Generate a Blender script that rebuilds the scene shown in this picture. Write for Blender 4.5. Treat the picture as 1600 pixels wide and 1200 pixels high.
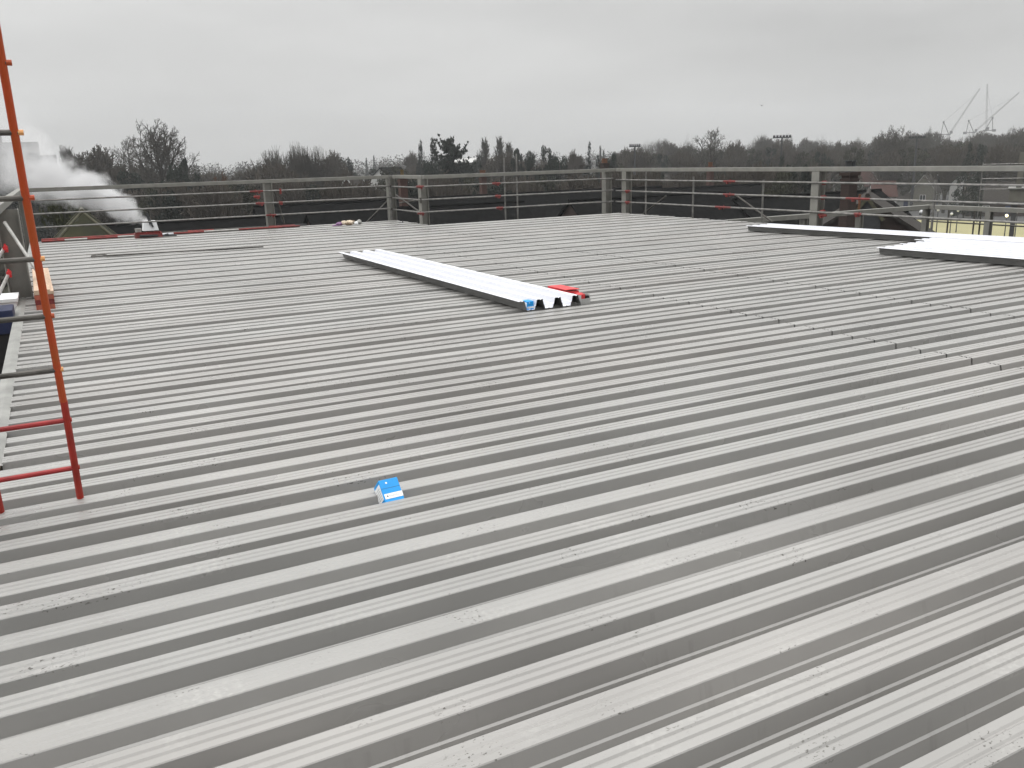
import bpy, math, random
from mathutils import Vector, Matrix, noise

for o in list(bpy.data.objects):
    bpy.data.objects.remove(o)
S = bpy.context.scene
COL = S.collection
PI = math.pi

# ------------------------------------------------------------------ camera
# world: x along the deck ribs (to the right), y away over the deck, z up, z = 0 on the crowns
EYE = Vector((0.0, 0.0, 1.6))
FPX = 1346.794
ROT = Matrix(((0.884476, -0.141912, 0.444480),
              (-0.465748, -0.211501, 0.859270),
              (-0.027933, -0.967020, -0.253163)))     # columns: image right, image down, forward
cd = bpy.data.cameras.new("camera")
cam = bpy.data.objects.new("camera", cd)
COL.objects.link(cam)
m = Matrix.Identity(4)
for i in range(3):
    m[i][0] = ROT[i][0]; m[i][1] = -ROT[i][1]; m[i][2] = -ROT[i][2]; m[i][3] = EYE[i]
cam.matrix_world = m
cd.sensor_fit = 'HORIZONTAL'; cd.sensor_width = 36.0
cd.lens = FPX / 1600.0 * 36.0
cd.clip_start = 0.05; cd.clip_end = 6000
S.camera = cam

# ------------------------------------------------------------------ sky, sun, exposure
SUN_EL, SUN_ROT = math.radians(48), math.radians(-75)
w = bpy.data.worlds.new("World"); S.world = w; w.use_nodes = True
nt = w.node_tree; N = nt.nodes; L = nt.links
N.clear()
def wn(t, **kw):
    n = N.new(t)
    for k, v in kw.items(): setattr(n, k, v)
    return n
def wmath(op, a, b=None, c=None):
    n = wn('ShaderNodeMath', operation=op)
    for i, v in enumerate((a, b, c)):
        if v is None: continue
        if isinstance(v, (int, float)): n.inputs[i].default_value = v
        else: L.new(v, n.inputs[i])
    return n.outputs[0]
tc = wn('ShaderNodeTexCoord')
sep = wn('ShaderNodeSeparateXYZ'); L.new(tc.outputs['Generated'], sep.inputs[0])
zc = wmath('MAXIMUM', sep.outputs['Z'], 0.0)
# overcast dome: brighter towards the zenith, a little brighter on the left side
grad = wmath('MULTIPLY_ADD', zc, 0.85, wmath('MULTIPLY_ADD', wmath('POWER', zc, 2.2), 2.1, 0.525))
side = wmath('MULTIPLY_ADD', sep.outputs['X'], -0.11, 1.05)
grad = wmath('MULTIPLY', grad, side)
# unseen low sky behind the camera, dimming added to darken the rib webs
beh = wmath('MULTIPLY', wmath('MAXIMUM', wmath('MULTIPLY', sep.outputs['Y'], -1.0), 0.0), wmath('SUBTRACT', 1.0, zc))
grad = wmath('MULTIPLY', grad, wmath('MULTIPLY_ADD', beh, -0.75, 1.0))
mp = wn('ShaderNodeMapping'); mp.inputs['Scale'].default_value = (1.0, 1.0, 4.5)
L.new(tc.outputs['Generated'], mp.inputs[0])
n1 = wn('ShaderNodeTexNoise'); n1.inputs['Scale'].default_value = 1.9; n1.inputs['Detail'].default_value = 5; n1.inputs['Roughness'].default_value = 0.5
L.new(mp.outputs[0], n1.inputs['Vector'])
cl = wmath('MULTIPLY_ADD', n1.outputs['Fac'], 0.75, 0.625)
grad = wmath('MULTIPLY', grad, cl)
comb = wn('ShaderNodeCombineColor')
L.new(grad, comb.inputs[0]); L.new(wmath('MULTIPLY', grad, 0.998), comb.inputs[1]); L.new(wmath('MULTIPLY', grad, 0.985), comb.inputs[2])
sky = wn('ShaderNodeTexSky', sky_type='NISHITA')
sky.sun_disc = False; sky.sun_elevation = SUN_EL; sky.sun_rotation = SUN_ROT
sky.dust_density = 4.0
skb = wn('ShaderNodeMixRGB', blend_type='MULTIPLY'); skb.inputs[0].default_value = 1.0
skb.inputs[2].default_value = (0.05, 0.05, 0.05, 1)
L.new(sky.outputs[0], skb.inputs[1])
mx = wn('ShaderNodeMixRGB', blend_type='MIX'); mx.inputs[0].default_value = 0.93
L.new(skb.outputs[0], mx.inputs[1]); L.new(comb.outputs[0], mx.inputs[2])
bg = wn('ShaderNodeBackground'); bg.inputs['Strength'].default_value = 1.0
L.new(mx.outputs[0], bg.inputs['Color'])
wo = wn('ShaderNodeOutputWorld'); L.new(bg.outputs[0], wo.inputs['Surface'])

sd = bpy.data.lights.new("sun", 'SUN'); sd.energy = 0.5; sd.angle = math.radians(40); sd.color = (1.0, 0.98, 0.95)
sun = bpy.data.objects.new("sun", sd); COL.objects.link(sun)
sun.location = (-20, -10, 40)
sv = Vector((math.sin(SUN_ROT) * math.cos(SUN_EL), math.cos(SUN_ROT) * math.cos(SUN_EL), math.sin(SUN_EL)))
sun.rotation_euler = sv.to_track_quat('Z', 'Y').to_euler()

S.view_settings.view_transform = 'Standard'; S.view_settings.look = 'None'
S.view_settings.exposure = 0.0; S.view_settings.gamma = 1.0; S.view_settings.use_curve_mapping = False
S.render.engine = 'CYCLES'
S.cycles.volume_bounces = 1; S.cycles.max_bounces = 8; S.cycles.use_denoising = True
S.cycles.volume_max_steps = 96

# ------------------------------------------------------------------ helpers
GZ = -12.0                                # street level
def ray(px, py):
    return (ROT @ Vector(((px - 800) / FPX, (py - 600) / FPX, 1.0)))
def on_x(px, py, x):
    d = ray(px, py); return EYE + d * (x / d.x)
def on_y(px, py, y):
    d = ray(px, py); return EYE + d * (y / d.y)
def on_z(px, py, z):
    d = ray(px, py); return EYE + d * ((z - EYE.z) / d.z)
def away(px, py, dist):                   # point at a horizontal distance
    d = ray(px, py); return EYE + d * (dist / math.hypot(d.x, d.y))

def tag(o, label=None, cat=None, group=None, kind=None):
    if label: o['label'] = label
    if cat: o['category'] = cat
    if group: o['group'] = group
    if kind: o['kind'] = kind
    return o
def thing(name, label, cat, loc=(0, 0, 0), rz=0.0, group=None):
    o = bpy.data.objects.new(name, None); COL.objects.link(o)
    o.empty_display_size = 0.1
    o.location = loc; o.rotation_euler = (0, 0, rz)
    return tag(o, label, cat, group)
def copy_tree(o, parent=None):
    c = o.copy(); COL.objects.link(c); c.parent = parent
    for ch in list(o.children): copy_tree(ch, c)
    return c

class MB:
    def __init__(self): self.v = []; self.f = []; self.mi = []; self.cur = 0
    def add(self, verts, faces):
        b = len(self.v); self.v += [tuple(p) for p in verts]
        for f in faces: self.f.append(tuple(b + i for i in f)); self.mi.append(self.cur)
        return self
    def box(self, c, s, rot=None):
        hx, hy, hz = s[0] / 2, s[1] / 2, s[2] / 2
        P = [Vector((x, y, z)) for x in (-hx, hx) for y in (-hy, hy) for z in (-hz, hz)]
        if rot is not None: P = [rot @ p for p in P]
        c = Vector(c)
        return self.add([p + c for p in P], [(0, 1, 3, 2), (4, 6, 7, 5), (0, 4, 5, 1), (2, 3, 7, 6), (0, 2, 6, 4), (1, 5, 7, 3)])
    def b2(self, a, b):
        return self.box([(a[i] + b[i]) / 2 for i in range(3)], [abs(b[i] - a[i]) for i in range(3)])
    def tube(self, p0, p1, r, n=10, r1=None, caps=True):
        p0, p1 = Vector(p0), Vector(p1); d = p1 - p0
        if d.length < 1e-9: return self
        q = d.to_track_quat('Z', 'Y'); r1 = r if r1 is None else r1
        V = []
        for (p, rr) in ((p0, r), (p1, r1)):
            for i in range(n):
                a = 2 * PI * i / n; V.append(p + q @ Vector((rr * math.cos(a), rr * math.sin(a), 0)))
        F = [(i, (i + 1) % n, n + (i + 1) % n, n + i) for i in range(n)]
        if caps: F += [tuple(range(n - 1, -1, -1)), tuple(range(n, 2 * n))]
        return self.add(V, F)
    def beam(self, p0, p1, wy, wz, up=(0, 0, 1)):
        p0, p1 = Vector(p0), Vector(p1); d = (p1 - p0).normalized()
        sx = d.cross(Vector(up)).normalized(); u = sx.cross(d)
        V = []
        for p in (p0, p1):
            for a, b in ((-1, -1), (1, -1), (1, 1), (-1, 1)): V.append(p + sx * (a * wy / 2) + u * (b * wz / 2))
        return self.add(V, [(3, 2, 1, 0), (4, 5, 6, 7), (0, 1, 5, 4), (1, 2, 6, 5), (2, 3, 7, 6), (3, 0, 4, 7)])
    def ball(self, c, r, nu=10, nv=7, sq=(1, 1, 1)):
        c = Vector(c); V = [c + Vector((0, 0, r * sq[2]))]
        for j in range(1, nv):
            t = PI * j / nv
            for i in range(nu):
                a = 2 * PI * i / nu
                V.append(c + Vector((r * sq[0] * math.sin(t) * math.cos(a), r * sq[1] * math.sin(t) * math.sin(a), r * sq[2] * math.cos(t))))
        V.append(c - Vector((0, 0, r * sq[2])))
        F = [(0, 1 + i, 1 + (i + 1) % nu) for i in range(nu)]
        for j in range(nv - 2):
            for i in range(nu):
                a = 1 + j * nu; b = a + nu
                F.append((a + i, b + i, b + (i + 1) % nu, a + (i + 1) % nu))
        e = len(V) - 1; a = 1 + (nv - 2) * nu
        F += [(a + i, e, a + (i + 1) % nu) for i in range(nu)]
        return self.add(V, F)
    def prism(self, poly, h0, h1, axis='z'):
        """poly (a,b) extruded along axis"""
        def P(a, b, h): return {'z': (a, b, h), 'y': (a, h, b), 'x': (h, a, b)}[axis]
        n = len(poly)
        V = [P(a, b, h0) for a, b in poly] + [P(a, b, h1) for a, b in poly]
        F = [(i, (i + 1) % n, n + (i + 1) % n, n + i) for i in range(n)] + [tuple(range(n - 1, -1, -1)), tuple(range(n, 2 * n))]
        return self.add(V, F)
    def mesh(self, name):
        me = bpy.data.meshes.new(name); me.from_pydata(self.v, [], self.f)
        return me
    def build(self, name, mat, parent=None, smooth=False, bevel=0.0, loc=None, fix=True):
        me = self.mesh(name)
        mats = mat if isinstance(mat, (list, tuple)) else [mat]
        for x in mats: me.materials.append(x)
        if len(mats) > 1:
            me.polygons.foreach_set('material_index', self.mi)
        if fix:
            import bmesh
            bm = bmesh.new(); bm.from_mesh(me); bmesh.ops.recalc_face_normals(bm, faces=bm.faces); bm.to_mesh(me); bm.free()
        if smooth:
            me.polygons.foreach_set('use_smooth', [True] * len(me.polygons))
        me.update()
        o = bpy.data.objects.new(name, me); COL.objects.link(o)
        if parent is not None: o.parent = parent
        if loc is not None: o.location = loc
        if bevel:
            b = o.modifiers.new('bevel', 'BEVEL'); b.width = bevel; b.segments = 2; b.limit_method = 'ANGLE'
        return o

# ------------------------------------------------------------------ materials
def mat(name, col, rough=0.6, metal=0.0, var=0.15, scale=6.0, bump=0.0, bscale=40.0, spec=0.5, stretch=None, col2=None, emit=0.0, detail=6.0):
    m = bpy.data.materials.new(name); m.use_nodes = True
    t = m.node_tree; b = t.nodes['Principled BSDF']
    b.inputs['Roughness'].default_value = rough; b.inputs['Metallic'].default_value = metal
    b.inputs['Specular IOR Level'].default_value = spec
    tcn = t.nodes.new('ShaderNodeTexCoord'); vec = tcn.outputs['Object']
    if stretch:
        mpn = t.nodes.new('ShaderNodeMapping'); mpn.inputs['Scale'].default_value = stretch
        t.links.new(vec, mpn.inputs[0]); vec = mpn.outputs[0]
    nz = t.nodes.new('ShaderNodeTexNoise'); nz.inputs['Scale'].default_value = scale; nz.inputs['Detail'].default_value = detail
    t.links.new(vec, nz.inputs['Vector'])
    rp = t.nodes.new('ShaderNodeValToRGB')
    c1 = [max(0, c * (1 - var)) for c in col]; c2 = list(col2) if col2 else [min(1, c * (1 + var)) for c in col]
    rp.color_ramp.elements[0].position = 0.33; rp.color_ramp.elements[0].color = (*c1, 1)
    rp.color_ramp.elements[1].position = 0.67; rp.color_ramp.elements[1].color = (*c2, 1)
    t.links.new(nz.outputs['Fac'], rp.inputs[0]); t.links.new(rp.outputs[0], b.inputs['Base Color'])
    if emit:
        b.inputs['Emission Color'].default_value = (*col, 1); b.inputs['Emission Strength'].default_value = emit
    if bump:
        n2 = t.nodes.new('ShaderNodeTexNoise'); n2.inputs['Scale'].default_value = bscale; n2.inputs['Detail'].default_value = 4
        t.links.new(vec, n2.inputs['Vector'])
        bp = t.nodes.new('ShaderNodeBump'); bp.inputs['Strength'].default_value = bump; bp.inputs['Distance'].default_value = 0.02
        t.links.new(n2.outputs['Fac'], bp.inputs['Height']); t.links.new(bp.outputs[0], b.inputs['Normal'])
    return m

def deck_mat():
    m = bpy.data.materials.new('galvanised_deck'); m.use_nodes = True
    t = m.node_tree; b = t.nodes['Principled BSDF']; l = t.links
    def nd(k, **kw):
        n = t.nodes.new(k)
        for a, v in kw.items(): setattr(n, a, v)
        return n
    def nz(scale, detail=4, stretch=None, off=0.0):
        v = tcn.outputs['Object']
        mpn = nd('ShaderNodeMapping'); mpn.inputs['Scale'].default_value = stretch or (1, 1, 1); mpn.inputs['Location'].default_value = (off, off * 1.7, 0)
        l.new(v, mpn.inputs[0])
        n = nd('ShaderNodeTexNoise'); n.inputs['Scale'].default_value = scale; n.inputs['Detail'].default_value = detail
        l.new(mpn.outputs[0], n.inputs['Vector']); return n.outputs['Fac']
    def mr(v, a, c, d=0.0, e=1.0):
        n = nd('ShaderNodeMapRange'); n.inputs[1].default_value = a; n.inputs[2].default_value = c; n.inputs[3].default_value = d; n.inputs[4].default_value = e
        l.new(v, n.inputs[0]); return n.outputs[0]
    def mul(a, c):
        n = nd('ShaderNodeMath', operation='MULTIPLY')
        for i, v in enumerate((a, c)):
            if isinstance(v, (int, float)): n.inputs[i].default_value = v
            else: l.new(v, n.inputs[i])
        return n.outputs[0]
    tcn = nd('ShaderNodeTexCoord')
    base = nd('ShaderNodeMixRGB'); base.inputs[1].default_value = (0.262, 0.258, 0.249, 1); base.inputs[2].default_value = (0.325, 0.320, 0.309, 1)
    l.new(mr(nz(1.3, 5, (0.5, 1, 1)), 0.35, 0.65), base.inputs[0])
    spz = nd('ShaderNodeSeparateXYZ'); l.new(tcn.outputs['Object'], spz.inputs[0])
    crown = mr(spz.outputs[2], -.008, -.003); web = mr(spz.outputs[2], -.006, -.012)
    strk = nd('ShaderNodeMixRGB', blend_type='MULTIPLY')
    l.new(base.outputs[0], strk.inputs[1]); strk.inputs[2].default_value = (0.80, 0.80, 0.79, 1)
    l.new(mul(mul(mr(nz(1.0, 4, (26, .5, 2.5), 2.0), 0.56, 0.68, 0.0, 0.55), mr(nz(1.3, 3, None, 14.0), .50, .62, .0, 1.0)), web), strk.inputs[0])
    tint = nd('ShaderNodeMixRGB', blend_type='MULTIPLY'); l.new(strk.outputs[0], tint.inputs[1]); tint.inputs[2].default_value = (1.0, 0.982, 0.975, 1)
    l.new(mr(nz(.55, 3, (.35, 1.4, 1), 31.0), .45, .62), tint.inputs[0])
    # pale dusty prints and faint chalky streaks
    dust = nd('ShaderNodeMixRGB'); dust.inputs[2].default_value = (0.40, 0.392, 0.375, 1)
    l.new(tint.outputs[0], dust.inputs[1])
    l.new(mul(mul(mr(nz(2.2, 3, None, 5.0), 0.55, 0.68), mr(nz(55, 4), 0.45, 0.65, 0.0, 0.5)), crown), dust.inputs[0])
    # scattered clusters of dark wet spots
    spots = mul(mr(nz(105, 2, (0.7, 1, 1)), 0.62, 0.67), mr(nz(3.0, 2, None, 11.0), 0.575, 0.645))
    fine = mul(mr(nz(190, 2, None, 3.0), 0.66, 0.71), mr(nz(1.3, 3, None, 21.0), 0.49, 0.65, 0.0, 0.6))
    s1 = nd('ShaderNodeMixRGB'); s1.inputs[2].default_value = (0.075, 0.07, 0.062, 1)
    l.new(dust.outputs[0], s1.inputs[1]); l.new(spots, s1.inputs[0])
    s2 = nd('ShaderNodeMixRGB'); s2.inputs[2].default_value = (0.16, 0.155, 0.145, 1)
    l.new(s1.outputs[0], s2.inputs[1]); spots = mul(spots, crown); fine = mul(fine, crown); l.new(spots, s1.inputs[0]); l.new(fine, s2.inputs[0])
    l.new(s2.outputs[0], b.inputs['Base Color'])
    b.inputs['Metallic'].default_value = 0.12; b.inputs['Specular IOR Level'].default_value = 0.65
    l.new(mr(nz(1.7, 4, (0.6, 1, 1), 8.0), 0.35, 0.65, 0.24, 0.42), b.inputs['Roughness'])
    bp = nd('ShaderNodeBump'); bp.inputs['Strength'].default_value = 0.06; bp.inputs['Distance'].default_value = 0.02
    l.new(nz(9, 4, (0.4, 1, 1)), bp.inputs['Height']); l.new(bp.outputs[0], b.inputs['Normal'])
    return m

def brick_mat(name, c1, c2, mortar, scale=1.0):
    m = bpy.data.materials.new(name); m.use_nodes = True
    t = m.node_tree; b = t.nodes['Principled BSDF']; b.inputs['Roughness'].default_value = 0.9
    tcn = t.nodes.new('ShaderNodeTexCoord'); mp = t.nodes.new('ShaderNodeMapping'); mp.inputs['Rotation'].default_value = (PI / 2, 0, 0)
    br = t.nodes.new('ShaderNodeTexBrick'); br.inputs['Color1'].default_value = (*c1, 1); br.inputs['Color2'].default_value = (*c2, 1); br.inputs['Mortar'].default_value = (*mortar, 1)
    br.inputs['Scale'].default_value = 4.4 * scale
    t.links.new(tcn.outputs['Object'], mp.inputs[0]); t.links.new(mp.outputs[0], br.inputs['Vector']); t.links.new(br.outputs['Color'], b.inputs['Base Color'])
    return m

MT = dict(
    deck=deck_mat(),
    galv=mat('galvanised_trim', (0.27, 0.27, 0.255), 0.5, 0.3, 0.2, 4, 0.1, 20),
    steel=mat('grey_painted_steel', (0.185, 0.182, 0.164), 0.6, 0.0, 0.12, 5, 0.05, 30),
    tube=mat('scaffold_tube', (0.20, 0.195, 0.185), 0.45, 0.6, 0.3, 9, 0.1, 40),
    tube_dark=mat('weathered_tube', (0.085, 0.08, 0.072), 0.55, 0.5, 0.35, 9, 0.1, 40),
    tube_light=mat('bright_tube', (0.42, 0.41, 0.39), 0.4, 0.4, 0.2, 9),
    red=mat('red_paint', (0.15, 0.018, 0.016), 0.5, 0.0, 0.3, 12),
    redbright=mat('bright_red_card', (0.62, 0.035, 0.04), 0.5, 0.0, 0.12, 12),
    darkred=mat('dark_red_paint', (0.20, 0.025, 0.02), 0.55, 0.0, 0.35, 8),
    orange=mat('orange_red_paint', (0.50, 0.088, 0.010), 0.45, 0.0, 0.22, 7, 0.1, 30, col2=(0.46, 0.055, 0.009)),
    stile_red=mat('ladder_red', (0.33, 0.020, 0.010), 0.45, 0.0, 0.25, 7),
    rung_red=mat('rung_red', (0.30, 0.018, 0.018), 0.5, 0.0, 0.3, 9),
    peach=mat('pale_orange_plastic', (0.75, 0.36, 0.13), 0.5, 0.0, 0.1, 9),
    white=mat('white_enamel', (0.68, 0.69, 0.735), 0.35, 0.0, 0.02, 3),
    under=mat('grey_underside', (0.17, 0.17, 0.165), 0.5, 0.1, 0.15, 3),
    blue=mat('blue_card', (0.0, 0.28, 0.70), 0.45, 0.0, 0.06, 14),
    label=mat('white_label', (0.82, 0.83, 0.84), 0.6, 0.0, 0.03, 20),
    ink=mat('dark_ink', (0.06, 0.06, 0.10), 0.6),
    greyink=mat('grey_ink', (0.48, 0.49, 0.50), 0.6),
    greycard=mat('grey_card', (0.34, 0.34, 0.33), 0.8, 0.0, 0.08, 10),
    ply=mat('plywood', (0.50, 0.36, 0.26), 0.7, 0.0, 0.14, 5, stretch=(9, 1.2, 9)),
    plyred=mat('red_edged_ply', (0.33, 0.085, 0.05), 0.7, 0.0, 0.3, 7),
    slate=mat('dark_slate', (0.0065, 0.0065, 0.0065), 0.95, 0.0, 0.4, 3, 0.3, 9, spec=0.04),
    tile=mat('brown_tile', (0.027, 0.023, 0.020), 0.85, 0.0, 0.3, 4, 0.3, 9, spec=0.2),
    redtile=mat('red_tile', (0.055, 0.026, 0.021), 0.85, 0.0, 0.3, 4, 0.3, 9, spec=0.2),
    moss=mat('mossy_tile', (0.026, 0.027, 0.023), 0.95, 0.0, 0.3, .8, 0.4, 12, spec=0.1, col2=(0.042, 0.042, 0.022)),
    ridge=mat('pale_ridge_tile', (0.060, 0.056, 0.034), 0.9, 0.0, 0.3, 5),
    brick=brick_mat('red_brick', (0.050, 0.020, 0.015), (0.068, 0.028, 0.020), (0.05, 0.042, 0.036)),
    brown_brick=brick_mat('brown_brick', (0.036, 0.020, 0.016), (0.028, 0.016, 0.013), (0.034, 0.028, 0.024)),
    render=mat('pale_render', (0.24, 0.24, 0.225), 0.85, 0.0, 0.12, 3),
    cream=mat('cream_render', (0.13, 0.125, 0.105), 0.85, 0.0, 0.12, 3),
    concrete=mat('grey_concrete', (0.065, 0.065, 0.064), 0.9, 0.0, 0.12, 1.2),
    whitepaint=mat('white_paint', (0.42, 0.42, 0.41), 0.6, 0.0, 0.06, 4),
    glass=mat('dark_glass', (0.03, 0.035, 0.04), 0.12, 0.0, 0.2, 2),
    skylight=mat('skylight_glass', (0.75, 0.77, 0.8), 0.12, 0.3, 0.03, 2),
    pot=mat('clay_pot', (0.12, 0.05, 0.022), 0.85, 0.0, 0.25, 9),
    yellowpot=mat('buff_pot', (0.11, 0.075, 0.028), 0.85, 0.0, 0.25, 9),
    lead=mat('dark_lead', (0.035, 0.037, 0.04), 0.6, 0.2, 0.2, 5),
    ground=mat('winter_ground', (0.022, 0.023, 0.018), 0.95, 0.0, 0.4, 0.05, spec=0.1, col2=(0.036, 0.034, 0.027)),
    asphalt=mat('asphalt', (0.04, 0.04, 0.04), 0.85, 0.0, 0.2, 0.4),
    court=mat('yellow_court', (0.27, 0.25, 0.125), 0.85, 0.0, 0.07, 0.15),
    bark=mat('winter_bark', (0.048, 0.044, 0.038), 0.9, 0.0, 0.3, 2, spec=0.2),
    twig=mat('winter_twigs', (0.058, 0.053, 0.045), 0.9, 0.0, 0.25, 1, spec=0.2),
    twig_brown=mat('brown_twigs', (0.064, 0.055, 0.045), 0.9, 0.0, 0.25, 1, spec=0.2),
    fir=mat('dark_evergreen', (0.020, 0.026, 0.020), 0.85, 0.0, 0.45, 2, spec=0.2),
    fir_blue=mat('blue_evergreen', (0.028, 0.036, 0.035), 0.85, 0.0, 0.4, 2, spec=0.2),
    leaf=mat('olive_foliage', (0.034, 0.035, 0.022), 0.9, 0.0, 0.4, 2, spec=0.2),
    scrub=mat('scrub_foliage', (0.028, 0.027, 0.021), 0.9, 0.0, 0.4, 0.08, spec=0.15, col2=(0.046, 0.040, 0.030)),
    scrub_dark=mat('dark_scrub_foliage', (0.024, 0.026, 0.019), 0.9, 0.0, 0.45, 0.1, spec=0.12),
    beech=mat('rust_leaves', (0.075, 0.036, 0.016), 0.9, 0.0, 0.3, 1, spec=0.2),
    mosstree=mat('mossy_twigs', (0.030, 0.033, 0.014), 0.9, 0.0, 0.35, 1, spec=0.2),
    crane=mat('crane_paint', (0.12, 0.118, 0.118), 0.6, 0.0, 0.1, 1),
    black=mat('black_plastic', (0.02, 0.02, 0.022), 0.6),
    carred=mat('red_car_paint', (0.28, 0.03, 0.03), 0.25, 0.0, 0.05, 2),
    carsilver=mat('silver_car_paint', (0.45, 0.46, 0.47), 0.3, 0.3, 0.05, 2),
    headlight=mat('lit_headlight', (1.0, 0.95, 0.82), 0.4, emit=6.0),
    lampon=mat('lit_lamp', (1.0, 0.86, 0.45), 0.4, emit=4.0),
    lampoff=mat('opal_globe', (0.80, 0.80, 0.78), 0.3),
    purple=mat('purple_wrapper', (0.16, 0.07, 0.17), 0.45, 0.0, 0.3, 20),
    creamwrap=mat('cream_wrapper', (0.62, 0.52, 0.40), 0.5, 0.0, 0.25, 18),
    brownwrap=mat('brown_wrapper', (0.14, 0.095, 0.055), 0.6, 0.0, 0.3, 20),
    bluecan=mat('navy_panel', (0.016, 0.024, 0.07), 0.5),
)

# ------------------------------------------------------------------ setting: ground, road, court
def sheet(name, poly, z, m, kind='structure'):
    b = MB(); b.add([(x, y, z) for x, y in poly], [tuple(range(len(poly)))])
    o = b.build(name, m); tag(o, kind=kind); return o
gr = MB(); NG = 48; RG = 1400
gv = []
for j in range(NG + 1):
    for i in range(NG + 1):
        x = -RG + 2 * RG * i / NG; y = -RG + 2 * RG * j / NG
        d = math.hypot(x, y)
        z = GZ + (noise.noise((x / 180, y / 180, 0)) * 1.0 + max(0, min(3.5, (d - 300) / 120)) if d > 260 else 0)
        gv.append((x, y, z))
gr.add(gv, [(j * (NG + 1) + i, j * (NG + 1) + i + 1, (j + 1) * (NG + 1) + i + 1, (j + 1) * (NG + 1) + i) for j in range(NG) for i in range(NG)])
tag(gr.build('ground', MT['ground'], smooth=True), kind='structure')
def gpt(px, py):
    p = on_z(px, py, GZ); return (p.x, p.y)
sheet('yellow_court', [gpt(1395, 342.5), gpt(1760, 352.5), gpt(1760, 440), gpt(1395, 410)], GZ + 0.03, MT['court'])
sheet('road', [gpt(1380, 324), gpt(1800, 331), gpt(1800, 310), gpt(1380, 303)], GZ + 0.02, MT['asphalt'])
sheet('car_park', [gpt(1400, 341.5), gpt(1790, 351.5), gpt(1790, 331.5), gpt(1400, 324.5)], GZ + 0.024, MT['asphalt'])

# ------------------------------------------------------------------ the metal roof deck
random.seed(4)
XL, XL2, XR = -0.45, -2.4, 14.42
YMID, YFAR, YSTEP, XSTEP = 21.06, 23.42, 5.42, 8.55
H0, H1, H2 = 0.0, 0.014, 0.007
deck = MB()
edges = []                                  # (near edge, far edge, height, sheet, flat)
for k in range(-7, 33):
    v0 = 1.955 + 0.677 * k
    edges += [(v0 - .110, v0, H0, k, True), (v0 + .112, v0 + .222, H1, k, False), (v0 + .329, v0 + .439, H2, k, False)]
def prof(e0, e1):
    a, ha = e0[1], e0[2]; b, c, h = e1[0], e1[1], e1[2]
    bw = .052; wv = (b - a - bw) / 2; s = max(wv - .010, .006)
    P = [(a, ha - .0005), (a + .003, ha - .004), (a + s * .55, -.056), (a + s * .55 + .007, -.063), (a + wv, -.110),
         (a + wv + bw * .35, -.110), (a + wv + bw / 2, -.106), (b - wv - bw * .35, -.110),
         (b - wv, -.110), (b - s * .55 - .0075, -.062), (b - s * .55, -.056), (b - .003, h - .004), (b, h - .0005)]
    cw = c - b
    if e1[4]:
        P += [(b + cw * .31 - .009, h), (b + cw * .31 - .002, h - .0048), (b + cw * .31 + .002, h - .0048), (b + cw * .31 + .009, h)]
        P += [(b + cw * .66 - .009, h), (b + cw * .66 - .002, h - .0048), (b + cw * .66 + .002, h - .0048), (b + cw * .66 + .009, h)]
    else:
        for q in (.31, .66):
            P += [(b + cw * q - .009, h), (b + cw * q - .003, h - .0065), (b + cw * q + .003, h - .0065), (b + cw * q + .009, h)]
    P.append((c, h - .0005))
    return P
jit = {}
for i in range(1, len(edges)):
    e0, e1 = edges[i - 1], edges[i]
    if e1[1] > YFAR: break
    x0 = XL2 if e1[1] < YSTEP else XL
    x1 = XR if e1[1] < YMID else XSTEP
    k = e0[3]
    if k not in jit: jit[k] = (random.uniform(-.022, .022), random.uniform(-.022, .022), random.uniform(-.0012, .0012), random.uniform(-.0012, .0012))
    ja, jb, jz, jz2 = jit[k]
    cuts = [x0, 6.11 + ja, 8.02 + jb, x1]
    pr = prof(e0, e1)
    for sgi in range(3):
        a, b = cuts[sgi] + (.0065 if sgi else 0), cuts[sgi + 1] - (.0065 if sgi < 2 else 0)
        n = max(2, int((b - a) / 0.45)); npf = len(pr); V = []
        dz = (0, jz, jz2)[sgi] - (0.0015 if sgi == 1 else 0)
        for ix in range(n + 1):
            x = a + (b - a) * ix / n
            for (v, z) in pr:
                wob = noise.noise((x * .55, v * 2.3 + k * 7, sgi * 9.0)) * .0016
                V.append((x, v + noise.noise((x * .8, v * 1.1, 30 + k)) * .0016, z + dz + wob))
        F = [(ix * npf + q, (ix + 1) * npf + q, (ix + 1) * npf + q + 1, ix * npf + q + 1) for ix in range(n) for q in range(npf - 1)]
        deck.add(V, F)
dk = deck.build('roof_deck', MT['deck'], fix=False)
tag(dk, 'ribbed grey galvanised metal roof deck filling the foreground', None, kind='structure')
# the floor void and walls below the deck
bld = MB()
bld.prism([(XL2, -6), (XR - .05, -6), (XR - .05, YMID - .05), (XSTEP - .05, YMID - .05), (XSTEP - .05, YFAR - .05), (XL + .02, YFAR - .05), (XL + .02, YSTEP - .02), (XL2, YSTEP - .02)], GZ, -0.16)
tag(bld.build('building_wall', MT['tube_dark']), 'dark outer walls of the unfinished building under the metal deck', 'building')
# trims along the left edge
t = thing('edge_flashing', 'pale metal edge flashing along the left side of the deck', 'flashing', (0, 0, 0))
f1 = MB()
f1.add([(XL + .004, YSTEP, .003), (XL + .004, YFAR, .003), (XL - .045, YFAR, .016), (XL - .045, YSTEP, .016), (XL - .1, YSTEP, .004), (XL - .1, YFAR, .004), (XL - .1, YSTEP, -.24), (XL - .1, YFAR, -.24)],
       [(0, 1, 2, 3), (3, 2, 5, 4), (4, 5, 7, 6)])
f1.build('flashing_strip', MT['galv'], t, fix=False)
f2 = MB(); f2.b2((XL2, YSTEP - .004, -.24), (XL - .1, YSTEP + .004, .0)); f2.build('return_strip', MT['galv'], t)

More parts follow.
